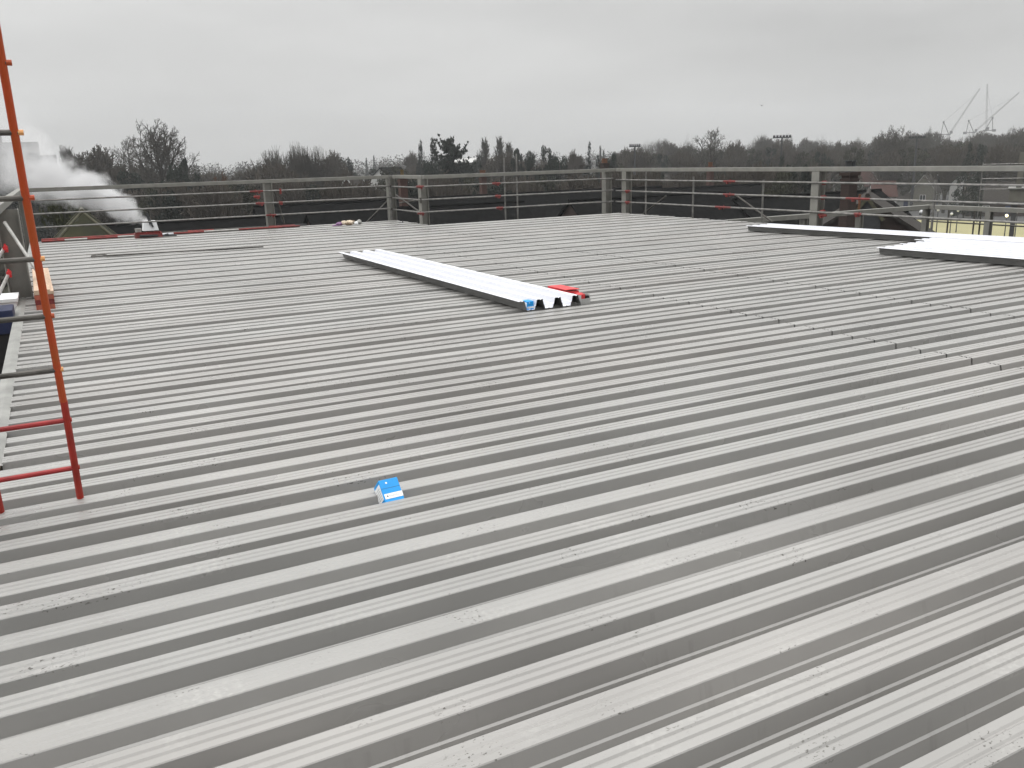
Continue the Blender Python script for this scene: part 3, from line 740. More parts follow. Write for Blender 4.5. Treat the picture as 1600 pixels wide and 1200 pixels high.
gable_house('terrace_house', 'near dark slate roof behind the middle railing', 'house', (37.2, 50, GZ), 0, 13.0, 12, 6.7, 10.75, 'brown_brick', 'slate', [], twin(13, 6.7), [(0,)], group='terrace of slate roofed houses behind the deck')
gable_house('terrace_house', 'near dark slate roof behind the far right corner', 'house', (51.5, 49, GZ), 0, 15.0, 12, 6.5, 10.3, 'brown_brick', 'slate', [], twin(15, 6.5), [(0,)], group='terrace of slate roofed houses behind the deck')
gable_house('terrace_house', 'near dark slate roof left of the tall brick chimney', 'house', (43.0, 40, GZ), math.radians(-6), 14.0, 11, 5.6, 9.5, 'brown_brick', 'slate', [], twin(14, 5.6), [(0,)], group='terrace of slate roofed houses behind the deck')
# mossy hipped roof behind the steam
gable_house('hipped_house', 'house with mossy green hipped roof behind the far left railing', 'house', (1.35, 48.5, GZ), math.radians(90) - .03, 12.5, 9.5, 7.0, 11.7, 'brown_brick', 'moss', [], [(0, 3, 1.2, 1.3, 'l')], hip=4.75)
# brick chimney, dark roof and gable just behind the right column
p = away(1310, 300, 37)
gable_house('terrace_house', 'dark roofed house with tall brick chimney behind the right column', 'house', (p.x + 1.6, p.y + .2, GZ), math.radians(-2), 5.4, 8, 6.0, 8.7, 'brown_brick', 'slate', [(-1.72, -.9, .44, .40, 12.6, 2, 'brown_brick', 'lead')], twin(9, 6.6), [(0,)])
p = away(1357, 290, 46)
gh = gable_house('gabled_house', 'brown roofed house with dark open gable right of the brick chimney', 'house', (p.x + 3.4, p.y + 3.4 * math.tan(math.radians(40)), GZ), math.radians(40), 8.5, 8.6, 8.45, 11.25, 'brown_brick', 'tile', [], [(0, 6, 1.2, 1.3, 'l')], barge='tile', over=.2)
dm = gable_house('dormer', None, None, (-4.6, 0, 0), 0, 1.6, 1.3, 10.5, 11.4, 'lead', 'tile', barge='ridge', over=.12, z0=9.8)
dm.parent = gh
# the far houses (px, distance, label ...)
def far_house(px, py_ridge, D, label, w=9, d=8, rz=0.0, wallm='render', roofm='redtile', eh=3.3, chim=False, barge=None, fl=2, sky_=(), hip=0.0):
    p = away(px, py_ridge, D); rdg = p.z - GZ
    face = math.atan2(p.y, p.x) - PI / 2 + rz
    ch = [(w * .3, .3, .8, .6, rdg + 1.1, 2, 'brick', 'pot')] if chim else []
    return gable_house('house', label, 'house', (p.x, p.y, GZ), face, w, d, rdg - eh, rdg, wallm, roofm, ch, twin(w, rdg - eh, fl) + [(0, rdg - eh - 2.2, 1.2, 1.3, 'l'), (0, rdg - eh - 2.2, 1.2, 1.3, 'r')], [(0,)], barge=barge, skylights=sky_, hip=hip)
far_house(552, 276, 130, 'brick gabled house with white bargeboards left of the far corner', 6, 5, 1.25, 'brick', 'tile', 3.4, barge='whitepaint')
far_house(610, 262, 190, 'white house just above the rail at the far corner step', 7, 7, .9, 'whitepaint', 'slate', 2.6)
far_house(300, 309, 120, 'pale house low behind the far left railing under the rust hedge', 7, 6, .2, 'cream', 'tile', 3.2)
far_house(470, 300, 125, 'cream house behind the far left rail below the bare trees', 7, 6, -.1, 'cream', 'tile', 3.4)
far_house(700, 288, 150, 'low brown roofed house behind the middle scaffold tubes', 8, 7, .1, 'cream', 'tile', 3.2)
far_house(850, 284, 140, 'brown tiled house between the middle upright and far right corner', 8, 7, .1, 'render', 'tile', 3.0)
far_house(1048, 272, 210, 'white house beside the red chimney right of the far corner', 7, 7, .1, 'whitepaint', 'tile', 3.0)
far_house(1145, 272, 200, 'red tiled house left of the two bright skylights', 6, 6, -.5, 'render', 'tile', 3.0, barge='whitepaint')
far_house(1226, 270, 120, 'dark roofed house with two bright skylights', 11, 9, -.06, 'brown_brick', 'tile', 4.2, chim=False, sky_=((-.55, .33), (.65, .33)))
far_house(1258, 253, 290, 'pale hipped house standing left of the right column', 6.5, 6, .2, 'render', 'render', 2.2, chim=False, hip=2.0)
far_house(1347, 266, 230, 'red tiled house with white trim right of the brick chimney', 6, 6, .9, 'render', 'redtile', 3.4, barge='whitepaint')
far_house(1380, 283, 215, 'white house with red roof right of the dark gable', 5, 6, .2, 'whitepaint', 'redtile', 3.0)
far_house(1416, 291, 225, 'rendered house with a row of white windows left of the scaffold upright', 10, 8, .05, 'render', 'tile', 2.6)
far_house(1449, 272, 215, 'half timbered house with pale gable behind the right scaffold upright', 6, 5, 1.4, 'cream', 'tile', 3.4, barge='render')
far_house(1516, 264, 240, 'house with small white gable under the dark conifers', 8, 7, 1.45, 'whitepaint', 'tile', 3.4, barge='whitepaint')
far_house(1465, 247, 330, 'distant white house peeping over the right hand top rail', 7, 7, .8, 'whitepaint', 'slate', 2.4)
far_house(1575, 284, 200, 'brown roofed house beyond the red car', 15, 9, .1, 'brown_brick', 'tile', 3.4)
far_house(737, 247, 260, 'distant building with wide white roof between cedar and poplars', 14, 9, .15, 'concrete', 'whitepaint', 1.1, chim=False)
# grey plant enclosure at the right picture edge
p = away(1600, 298, 58)
t = thing('plant_enclosure', 'grey rooftop plant enclosure at the right edge of the picture', 'plant room', (p.x, p.y, GZ), math.atan2(p.y, p.x) - PI / 2)
b = MB(); b.b2((-.72, 0, 10.4), (3.0, 2.5, 11.1)); b.build('wall', MT['cream'], t)
b = MB(); b.b2((-.8, -.1, 11.101), (3.1, 2.6, 11.17)); b.build('coping', MT['render'], t)
for x in (-.5, 2.6): b = MB(); b.b2((x, .4, 0), (x + .25, .65, 10.399)); b.build('leg', MT['concrete'], t)
b = MB(); b.b2((-.42, .1, 11.171), (-.14, .38, 12.9)); b.b2((1.6, .1, 11.171), (1.88, .38, 12.9)); b.b2((-.42, .1, 12.901), (1.88, .38, 13.15)); b.build('portal_frame', MT['cream'], t)
b = MB()
for z in (11.1, 11.7, 12.5): b.tube((-2.2, .0, z), (3, .0, z), .03, 6)
b.tube((-2.2, 0, 9.2), (-2.2, 0, 12.6), .03, 6); b.build('handrail', MT['tube'], t)
# apartment tower half hidden by steam
p = away(40, 222, 320)
t = thing('apartment_tower', 'stepped grey apartment tower half hidden by the steam', 'tower', (p.x, p.y, GZ), math.atan2(p.y, p.x) - PI / 2)
hs = p.z - GZ
for (x0, x1, hh) in ((-11, -6.5, hs + 2.5), (-6.45, 3.5, hs), (3.55, 8, hs - 4.0)):
    b = MB(); b.b2((x0, 0, 0), (x1, 9, hh)); b.build('wall', MT['concrete'], t)
    b = MB()
    for fz in range(int(hh // 2.9)):
        b.b2((x0 + .5, -.03, fz * 2.9 + 1.0), (x1 - .5, -.001, fz * 2.9 + 2.2))
    b.build('window_band', MT['glass'], t)

# ------------------------------------------------------------------ trees
def seg_tube(b, pts, rad, n):
    rings = []
    for i, p in enumerate(pts):
        d = (pts[min(i + 1, len(pts) - 1)] - pts[max(i - 1, 0)])
        q = d.to_track_quat('Z', 'Y'); rings.append(len(b.v))
        for j in range(n):
            a = 2 * PI * j / n; b.v.append(tuple(p + q @ Vector((rad[i] * math.cos(a), rad[i] * math.sin(a), 0))))
    for i in range(len(rings) - 1):
        for j in range(n):
            b.f.append((rings[i] + j, rings[i] + (j + 1) % n, rings[i + 1] + (j + 1) % n, rings[i + 1] + j)); b.mi.append(0)
def rnd_dir(rg):
    z = rg.uniform(-1, 1); a = rg.uniform(0, 2 * PI); r = math.sqrt(1 - z * z); return Vector((r * math.cos(a), r * math.sin(a), z))
def bare_mesh(seed, lev=6, trunk=.26, ang=(22, 46), trop=.10, stems=1, r0=.022, ratio=(.70, .86), kids=(2, 3), twig=.0016, radial=0.0, cz=.62):
    rg = random.Random(seed); tb, cb = MB(), MB()
    def grow(p, d, ln, r, k):
        pts = [p.copy()]; rad = [r]; ns = 3 if k < 4 else 2
        for i in range(ns):
            d = (d + rnd_dir(rg) * .16 + Vector((0, 0, trop * (1.4 if k > 2 else 1))) + ((p - Vector((0, 0, cz))).normalized() * radial if radial and k > 0 else Vector())).normalized()
            p = p + d * (ln / ns); pts.append(p.copy()); rad.append(max(twig, r * (1 - .35 * (i + 1) / ns)))
        seg_tube(tb if k < 3 else cb, pts, rad, 6 if k < 2 else (4 if k < 4 else 3))
        if k >= lev: return
        n = rg.randint(*kids); a0 = rg.uniform(0, 2 * PI)
        spots = [(pts[-1], d, 1.0)] * n + ([(pts[-2], d, .8)] if k > 0 else []) + ([(pts[1], d, .72)] if k > 1 else [])
        for i, (q, dd, f) in enumerate(spots):
            a = a0 + i * 2.4 + rg.uniform(-.5, .5)
            th = math.radians(rg.uniform(*ang)) * (1 if i else .55 if n > 2 else 1)
            u = dd.orthogonal().normalized(); v = dd.cross(u)
            nd_ = (dd * math.cos(th) + (u * math.cos(a) + v * math.sin(a)) * math.sin(th)).normalized()
            grow(q, nd_, ln * rg.uniform(*ratio) * f, max(twig, rad[-1] * (.78 if i < n else .5)), k + 1)
    for s_ in range(stems):
        d = Vector((rg.uniform(-.35, .35), rg.uniform(-.35, .35), 1)).normalized() if stems > 1 else Vector((0, 0, 1))
        grow(Vector((rg.uniform(-.05, .05) * (stems > 1), rg.uniform(-.05, .05) * (stems > 1), 0)), d, trunk, r0, 0)
    return tb, cb
def fan_mesh(seed, limbs=11, sub=6, z0=.30):
    """broad bare crown: limbs fanning off a clear trunk, twigs out to a rounded outline"""
    rg = random.Random(seed); tb, cb = MB(), MB()
    tp = [Vector((rg.uniform(-.006, .006) * i, rg.uniform(-.006, .006) * i, .082 * i)) for i in range(10)]
    seg_tube(tb, tp, [.021 * (1 - .085 * i) for i in range(10)], 7)
    def br(p, d, ln, r, k):
        n = 4 if k < 2 else 3; pts = [p.copy()]; rad = [r]
        for i in range(n):
            d = (d + rnd_dir(rg) * .13 + Vector((0, 0, .10 if k == 0 else .05))).normalized()
            p = p + d * (ln / n); pts.append(p.copy()); rad.append(max(.0017, r * (1 - .6 * (i + 1) / n)))
        seg_tube(tb if k == 0 else cb, pts, rad, (5, 4, 3, 3)[k])
        if k == 3: return
        m = (sub + 2, sub + 1, 5)[k]; az = rg.uniform(0, 6.28)
        for c in range(m):
            f = .22 + .78 * (c + rg.random() * .6) / m; f = min(f, 1.0)
            q = pts[min(n - 1, int(f * n))].lerp(pts[min(n, int(f * n) + 1)], f * n - int(f * n)) if f < 1 else pts[-1]
            dd = (pts[min(n, int(f * n) + 1)] - pts[min(n - 1, int(f * n))]).normalized()
            th = math.radians(rg.uniform(24, 52)); a = az + c * 2.4
            u = dd.orthogonal().normalized(); v = dd.cross(u)
            nd_ = (dd * math.cos(th) + (u * math.cos(a) + v * math.sin(a)) * math.sin(th)).normalized()
            br(q, nd_, ln * rg.uniform(.36, .52) * (1.15 - .35 * f), max(.0019, r * (.50 - .12 * f)), k + 1)
    for i in range(limbs):
        f = i / (limbs - 1); z = z0 + .40 * f; a = i * 2.399 + rg.uniform(-.3, .3); el = math.radians(38 + 34 * f + rg.uniform(-7, 7))
        br(Vector((0, 0, z)), Vector((math.cos(a) * math.cos(el), math.sin(a) * math.cos(el), math.sin(el))), .52 - .18 * f, .0135 - .005 * f, 0)
    return tb, cb
def poplar_mesh(seed, n=260):
    rg = random.Random(seed); tb, cb = MB(), MB()
    pts = [Vector((rg.uniform(-.006, .006) * i, rg.uniform(-.006, .006) * i, i / 8)) for i in range(9)]
    seg_tube(tb, pts, [.018 * (1 - i / 9) + .002 for i in range(9)], 6)
    for i in range(n):
        z = rg.uniform(.08, .97); a = rg.uniform(0, 2 * PI); p = Vector((0, 0, z)); ln = (.09 + .30 * (1 - z)) * rg.uniform(.6, 1)
        d = Vector((math.cos(a) * .5, math.sin(a) * .5, 1)).normalized()
        q1 = p + d * ln * .5; d2 = (d + Vector((0, 0, .5))).normalized(); q2 = q1 + d2 * ln * .5
        seg_tube(cb, [p, q1, q2], [.0035, .003, .002], 3)
        for _ in range(6):
            f = rg.random(); s_ = p.lerp(q1, f) if rg.random() < .5 else q1.lerp(q2, f)
            dd = (d2 + rnd_dir(rg) * .45).normalized(); seg_tube(cb, [s_, s_ + dd * ln * .35], [.0022, .0016], 3)
    return tb, cb
def leaf_mesh(seed, shape, n=2600, size=.035, trunk=.02):
    """shape(rg) -> (point, outward normal) inside the crown"""
    rg = random.Random(seed); tb, cb = MB(), MB()
    seg_tube(tb, [Vector((0, 0, 0)), Vector((.004, 0, .3)), Vector((0, .004, .62)), Vector((0, 0, .9))], [trunk, trunk * .85, trunk * .5, trunk * .15], 7)
    for i in range(14):
        z = .25 + .045 * i; a = i * 2.4; r = .24 * (1.05 - z)
        seg_tube(tb, [Vector((0, 0, z)), Vector((math.cos(a) * r, math.sin(a) * r, z + .07))], [trunk * .3, trunk * .1], 4)
    for _ in range(n):
        p = shape(rg)
        if p is None: continue
        s_ = size * rg.uniform(.5, 1.3); u = rnd_dir(rg); v = u.orthogonal().normalized(); w_ = u.cross(v)
        b0 = len(cb.v)
        cb.v += [tuple(p + v * s_), tuple(p - v * s_ * .6 + w_ * s_ * .5), tuple(p - v * s_ * .5 - w_ * s_ * .6)]
        cb.f.append((b0, b0 + 1, b0 + 2)); cb.mi.append(0)
    return tb, cb
def blobs(seed, spec, pw=2.0):
    """crown made of clumps: spec = list of (x,y,z,r,flat)"""
    tot = sum(s[3] ** pw for s in spec)
    def f(rg):
        k = rg.random() * tot
        for s in spec:
            k -= s[3] ** pw
            if k <= 0: break
        d = rnd_dir(rg); r = s[3] * (rg.random() ** .35)
        p = Vector((s[0], s[1], s[2])) + Vector((d.x * r, d.y * r, d.z * r * s[4]))
        if noise.noise((p.x * 9 + seed, p.y * 9, p.z * 9)) < -.22: return None
        return p
    return f
def clumps(seed, kind):
    rg = random.Random(seed); o = []
    if kind == 'dome':
        for i in range(34):
            a = rg.uniform(0, 2 * PI); z = rg.uniform(.22, .88); R = .42 * math.sqrt(max(.05, 1 - ((z - .42) / .52) ** 2)); r = R * rg.random() ** .5
            o.append((r * math.cos(a), r * math.sin(a), z, rg.uniform(.07, .13), .8))
    elif kind == 'cone':
        for i in range(60):
            z = .12 + .86 * (i / 60); R = .46 * (1 - z) ** .85 + .015
            for _ in range(2):
                a = rg.uniform(0, 2 * PI); r = R * rg.uniform(.3, 1); o.append((r * math.cos(a), r * math.sin(a), z - r * .15, .035 + .09 * (1 - z), .45))
    elif kind == 'column':
        for i in range(46):
            z = rg.uniform(.08, .94); R = .34 * min(1, (1.02 - z) * 2.2) ** .7; a = rg.uniform(0, 2 * PI); r = R * rg.random() ** .6
            o.append((r * math.cos(a), r * math.sin(a), z, rg.uniform(.06, .12) * (1.1 - .5 * z), 1.5))
    elif kind == 'cedar':
        for i in range(78):
            a = rg.uniform(0, 2 * PI); z = .08 + .80 * (i / 78); ln = .62 * (1 - z) ** .8 + .06; up = rg.uniform(.45, .85)
            for k in range(10):
                f = (k + .5) / 10; o.append((ln * f * math.cos(a), ln * f * math.sin(a), z - .05 * math.sin(f * 3) + ln * up * .5 * f ** 1.6, .052 * (1.12 - f), .55))
    elif kind == 'pine':
        for i in range(20):
            a = rg.uniform(0, 2 * PI); z = rg.uniform(.58, .95); R = .36 * math.sqrt(max(.08, 1 - ((z - .74) / .24) ** 2)); r = R * rg.random() ** .5
            o.append((r * math.cos(a), r * math.sin(a), z, rg.uniform(.07, .12), .55))
    elif kind == 'spire':
        for i in range(13):
            z = .2 + .77 * i / 13; R = .40 * (1 - z) + .03
            for k in range(7):
                a = k * .9 + i; o.append((R * .6 * math.cos(a), R * .6 * math.sin(a), z + .02, .03 + R * .22, .3)); o.append((R * math.cos(a), R * math.sin(a), z - .01, .02 + R * .15, .3))
    return o
PROTO = {}
def norm(tb, cb, name, bm, cm):
    """unit tree: height 1, crown width 1"""
    allv = cb.v + tb.v
    zs = sorted(v[2] for v in cb.v); top = zs[int(len(zs) * .998)]
    rs = sorted(math.hypot(v[0], v[1]) for v in cb.v); R = rs[int(len(rs) * .97)] * 2
    res = []
    for b, nm_, mt_ in ((tb, 'trunk', bm), (cb, 'crown', cm)):
        b.v = [(x / R, y / R, z / top) for x, y, z in b.v]
        me = b.mesh(nm_); me.materials.append(MT[mt_]); res.append(me)
    PROTO[name] = res
for i in range(3):
    norm(*bare_mesh(31 + i, 7, .36, (24, 50), .035, ratio=(.70, .84), kids=(2, 3), twig=.0013), 'bare%d' % i, 'bark', 'twig')
norm(*fan_mesh(21, 14, 6), 'fan0', 'bark', 'twig')
norm(*fan_mesh(12, 8, 5), 'fan1', 'bark', 'twig')
norm(*bare_mesh(57, 6, .20, (14, 34), .20, stems=4, r0=.012, ratio=(.72, .88), kids=(2, 2)), 'vase0', 'bark', 'twig')
norm(*bare_mesh(58, 5, .16, (16, 40), .12, stems=7, r0=.010, ratio=(.72, .9), kids=(2, 3), twig=.003), 'thicket0', 'bark', 'twig_brown')
norm(*bare_mesh(77, 6, .18, (24, 52), .05, r0=.02, kids=(3, 3), ratio=(.66, .82), twig=.0028), 'bare3', 'bark', 'twig_brown')
norm(*poplar_mesh(5), 'poplar0', 'bark', 'twig'); norm(*poplar_mesh(6, 300), 'poplar1', 'bark', 'twig')
for i in range(2):
    norm(*leaf_mesh(5 + i, blobs(i, clumps(20 + i, 'dome')), 9000, .021), 'dome%d' % i, 'bark', 'fir')
norm(*leaf_mesh(9, blobs(4, clumps(31, 'dome')), 6500, .021), 'olive0', 'bark', 'leaf')
norm(*leaf_mesh(19, blobs(4, clumps(33, 'dome')), 2600, .03), 'moss0', 'bark', 'mosstree')
norm(*leaf_mesh(29, blobs(6, clumps(36, 'dome')), 2400, .03), 'beech0', 'bark', 'beech')
norm(*leaf_mesh(11, blobs(5, clumps(41, 'cone')), 8000, .018), 'cone0', 'bark', 'fir')
norm(*leaf_mesh(12, blobs(6, clumps(42, 'cone')), 7000, .018), 'cone1', 'bark', 'fir_blue')
norm(*leaf_mesh(13, blobs(7, clumps(43, 'column')), 9000, .019), 'column0', 'bark', 'fir')
norm(*leaf_mesh(14, blobs(8, clumps(44, 'cedar'), .7), 10000, .020), 'cedar0', 'bark', 'fir')
norm(*leaf_mesh(15, blobs(9, clumps(45, 'pine')), 5000, .022, .014), 'pine0', 'bark', 'fir')
norm(*leaf_mesh(16, blobs(10, clumps(46, 'spire')), 4200, .026, .012), 'spire0', 'bark', 'fir')
random.seed(3)
def tree(kind, px, py_top, wpx, D, label, name='tree', cat='tree', group=None, rot=None):
    p = away(px, py_top, D); d = math.hypot(p.x, p.y); gz = GZ + max(0, min(3.5, (d - 300) / 120)) * .8 - .3
    t = thing(name, label, cat, (p.x, p.y, gz), random.uniform(0, 6.28) if rot is None else rot, group)
    h = p.z - gz; wd = wpx / FPX * D * 1.03
    for me in PROTO[kind]:
        o = bpy.data.objects.new(me.name, me); COL.objects.link(o); o.parent = t; o.scale = (wd, wd, h)
    return t
T = tree
T('fan0', 241, 188, 114, 160, 'tall bare round-crowned tree right of the steam, tallest on the left', 'bare_tree')
T('fan1', 196, 214, 70, 175, 'smaller bare tree joining the left side of the tall round one', 'bare_tree')
T('poplar0', 97, 227, 22, 230, 'leafless upright poplar, left one of the pair beside the steam', 'poplar_tree')
T('poplar1', 106, 230, 22, 235, 'leafless upright poplar, right one of the pair beside the steam', 'poplar_tree')
T('bare3', 140, 234, 75, 190, 'broad twiggy tree between the poplar pair and the tall bare tree', 'bare_tree')
T('cone0', 147, 231, 18, 220, 'slim conifer poking out of the broad twiggy tree', 'conifer_tree')
T('dome0', 45, 262, 70, 150, 'dark evergreen tree in the steam at the left', 'evergreen_tree')
T('dome1', 4, 240, 60, 170, 'dark evergreen tree at the left picture edge behind the ladder', 'evergreen_tree')
T('moss0', 95, 299, 85, 62, 'mossy green tree behind the hipped roof', 'mossy_tree')
T('dome1', 205, 268, 80, 150, 'dark evergreen tree below the tall bare tree, left side', 'evergreen_tree')
T('dome0', 284, 258, 60, 150, 'dark evergreen tree below the tall bare tree, right side', 'evergreen_tree')
T('pine0', 287, 247, 18, 155, 'small dark pine right of the tall bare tree', 'pine_tree')
T('column0', 307, 264, 18, 140, 'narrow dark yew left of the rust coloured beech', 'yew_tree')
T('beech0', 345, 270, 26, 150, 'rust coloured beech above the far left rail', 'beech_tree'); T('beech0', 328, 277, 30, 140, 'low rust coloured beech hedge tree beside the taller beech', 'beech_tree')
T('vase0', 425, 238, 58, 165, 'bare multi-stemmed tree, leftmost behind the far left column', 'bare_tree')
T('vase0', 462, 231, 48, 160, 'bare multi-stemmed tree in the middle of the group of three', 'bare_tree')
T('vase0', 492, 232, 46, 158, 'bare multi-stemmed tree at the right of the group of three', 'bare_tree')
T('thicket0', 440, 258, 95, 150, 'dense brown thicket below the multi-stemmed trees', 'thicket_tree')
T('bare3', 523, 240, 42, 200, 'dense grey tree right of the multi-stemmed group', 'bare_tree')
T('dome0', 540, 247, 30, 205, 'dark rounded evergreen right of the multi-stemmed group', 'evergreen_tree')
T('spire0', 584, 243, 8, 420, 'distant thin spire conifer on the skyline, taller of two', 'conifer_tree'); T('spire0', 572, 247, 8, 430, 'distant thin spire conifer on the skyline, shorter of two', 'conifer_tree')
T('column0', 657, 221, 19, 200, 'narrow upright grey cypress left of the cedar', 'cypress_tree')
T('spire0', 677, 217, 34, 165, 'thin layered conifer spire between cypress and cedar', 'conifer_tree')
T('cedar0', 704, 216, 108, 150, 'dark cedar with upswept spiky branches', 'cedar_tree')
T('dome1', 672, 252, 60, 155, 'dark evergreen mass below the cypress', 'evergreen_tree'); T('dome0', 716, 252, 56, 152, 'dark evergreen mass below the cedar', 'evergreen_tree')
T('bare3', 645, 240, 30, 260, 'hazy bare tree left of the narrow cypress', 'bare_tree')
T('poplar1', 757, 215, 24, 210, 'leafless poplar right of the white roof, first of three', 'poplar_tree')
T('poplar0', 780, 213, 26, 205, 'leafless poplar, tallest of the three beside the round pine', 'poplar_tree')
T('poplar1', 795, 222, 26, 215, 'leafless poplar touching the round pine, third of three', 'poplar_tree')
T('column0', 748, 238, 16, 200, 'dark yew at the foot of the three poplars', 'yew_tree')
T('pine0', 807, 232, 20, 170, 'round topped dark pine right of the poplars', 'pine_tree')
T('bare3', 775, 243, 60, 190, 'twiggy tree below the three poplars', 'bare_tree')
T('dome1', 858, 229, 40, 150, 'tall dark evergreen in the middle of the skyline', 'evergreen_tree'); T('dome0', 833, 238, 38, 155, 'dark evergreen left beside the tall middle one', 'evergreen_tree')
T('dome0', 875, 246, 40, 148, 'low dark evergreen right of the tall middle one', 'evergreen_tree')
T('bare3', 897, 239, 34, 190, 'round grey tree left of the blue conifer', 'bare_tree')
T('cone1', 921, 223, 24, 160, 'blue-green conifer behind the far right corner column', 'conifer_tree'); T('cone1', 934, 243, 24, 158, 'lower blue-green conifer beside the taller one', 'conifer_tree')
T('poplar0', 938, 227, 7, 330, 'hazy thin poplar behind the chimney, taller of two', 'poplar_tree'); T('poplar1', 943, 233, 7, 335, 'hazy thin poplar behind the chimney, shorter of two', 'poplar_tree')
T('dome1', 957, 239, 34, 150, 'dark domed evergreen right of the far corner chimney', 'evergreen_tree')
T('fan1', 1113, 201, 92, 210, 'large bare tree standing out on the skyline right of the far corner', 'bare_tree')
T('bare2', 1078, 222, 34, 225, 'bare tree left beside the large skyline tree', 'bare_tree'); T('bare3', 1142, 224, 36, 225, 'bare tree right beside the large skyline tree', 'bare_tree')
T('fan0', 1397, 197, 66, 230, 'bare tree with spreading crown standing above the right wood', 'bare_tree')
T('fan1', 1588, 198, 46, 260, 'bare tree on the skyline at the right picture edge', 'bare_tree')
T('bare1', 1446, 202, 22, 300, 'bare round tree behind the right floodlight mast', 'bare_tree')
T('cone0', 1517, 224, 38, 190, 'broad dark conifer above the right top rail', 'conifer_tree'); T('column0', 1536, 229, 13, 190, 'narrow dark conifer right of the broad one', 'conifer_tree')
T('column0', 1222, 240, 16, 170, 'dark narrow yew below the middle floodlight mast', 'yew_tree')
wood = [(985, 236, 40), (1003, 226, 40), (1028, 219, 46), (1052, 224, 40), (1066, 230, 36), (1090, 232, 34), (1150, 229, 30), (1165, 226, 34), (1183, 213, 36), (1203, 216, 34), (1226, 219, 38), (1240, 213, 34), (1262, 218, 34), (1280, 219, 36), (1300, 226, 34), (1312, 223, 26),
        (1330, 222, 36), (1352, 217, 36), (1372, 214, 36), (1392, 218, 40), (1415, 214, 34), (1433, 208, 36), (1452, 208, 34), (1466, 214, 36), (1485, 218, 36), (1505, 214, 34), (1522, 210, 38), (1548, 208, 44), (1568, 210, 34), (1585, 212, 40), (1604, 205, 44), (1625, 204, 44), (1650, 203, 50)]
kn = ['bare3', 'bare2', 'bare0', 'bare3', 'thicket0', 'bare1']
for i, (px, py, ww) in enumerate(wood):
    T(kn[i % 6], px, py, ww, 300 + 25 * ((i * 7) % 5), 'hazy bare tree in the far wood along the right skyline', 'bare_tree', group='bare trees of the far wood on the right skyline')
for i in range(40):
    px = 975 + i * 16.5 + random.uniform(-5, 5); py = 240 - (px - 975) * .022 + random.uniform(-6, 6)
    T(['bare3', 'thicket0', 'olive0', 'bare3', 'dome1'][i % 5], px, py, random.uniform(34, 50), random.uniform(200, 270), 'dark lower tree at the foot of the far wood on the right', 'bare_tree' if i % 5 in (0, 1, 3) else 'evergreen_tree', group='lower trees in front of the far wood on the right')
for i in range(24):
    px = 20 + i * 40 + random.uniform(-12, 12); py = 262 - px * .0285 + random.uniform(-1, 6) + (16 if 285 < px < 405 or 530 < px < 650 else 8)
    T(['thicket0', 'bare3', 'dome1', 'olive0'][i % 4], px, py, random.uniform(40, 70), random.uniform(150, 240), 'low dark tree behind the far railing and below the skyline', 'low_tree', group='low trees between the gardens behind the far railings')
for i in range(44):
    px = 205 + i * 25 + random.uniform(-8, 8); hz_ = 269 - px * .0286; py = hz_ + random.uniform(26, 40)
    T(['thicket0', 'olive0', 'dome0', 'thicket0', 'bare3'][i % 5], px, py, random.uniform(60, 100), random.uniform(92, 125), 'dark garden tree showing just over the slate roofs behind the deck', 'garden_tree', group='garden trees behind the slate roofs')
# far wooded horizon, one mass
fw = MB(); rg = random.Random(8)
for i in range(900):
    az = math.radians(rg.uniform(-12, 82)); D = rg.uniform(420, 900); x, y = math.sin(az) * D, math.cos(az) * D
    h = rg.uniform(9, 15.5) + (D - 420) * .004; wd = rg.uniform(4, 9); z0 = GZ + 2
    for _ in range(120):
        d = rnd_dir(rg); r = rg.random() ** .4; s_ = rg.uniform(.3, .85)
        p = Vector((x + d.x * wd * r, y + d.y * wd * r, z0 + h * .55 + d.z * h * .48 * r)); u = rnd_dir(rg); v = u.orthogonal().normalized() * s_; w_ = u.cross(v).normalized() * s_
        k = len(fw.v); fw.v += [tuple(p + v), tuple(p - v * .6 + w_ * .7), tuple(p - v * .5 - w_ * .7)]; fw.f.append((k, k + 1, k + 2)); fw.mi.append(0)
o = fw.build('far_wood', MT['scrub'], fix=False); tag(o, 'far hazy woods along the horizon', 'wood', kind='stuff')
# gardens: hedges and shrubs filling the ground between the houses
sc = MB(); rg = random.Random(9)
for i in range(2600):
    az = math.radians(rg.uniform(-10, 80)); D = 84 + 300 * rg.random() ** 1.3; x, y = math.sin(az) * D, math.cos(az) * D
    if az > math.radians(49) and D < 236: continue
    h = rg.uniform(2.5, 8.5); wd = rg.uniform(1.5, 4.5)
    if D > 250: h += 1.5
    for _ in range(46):
        d = rnd_dir(rg); r = rg.random() ** .4; s_ = rg.uniform(.25, .8)
        p = Vector((x + d.x * wd * r, y + d.y * wd * r, GZ + h * .5 + d.z * h * .5 * r)); u = rnd_dir(rg); v = u.orthogonal().normalized() * s_; w_ = u.cross(v).normalized() * s_
        k = len(sc.v); sc.v += [tuple(p + v), tuple(p - v * .6 + w_ * .7), tuple(p - v * .5 - w_ * .7)]; sc.f.append((k, k + 1, k + 2)); sc.mi.append(0)
o = sc.build('garden_shrubs', MT['scrub'], fix=False); tag(o, 'dark winter shrubs and hedges filling the gardens', 'shrubs', kind='stuff')

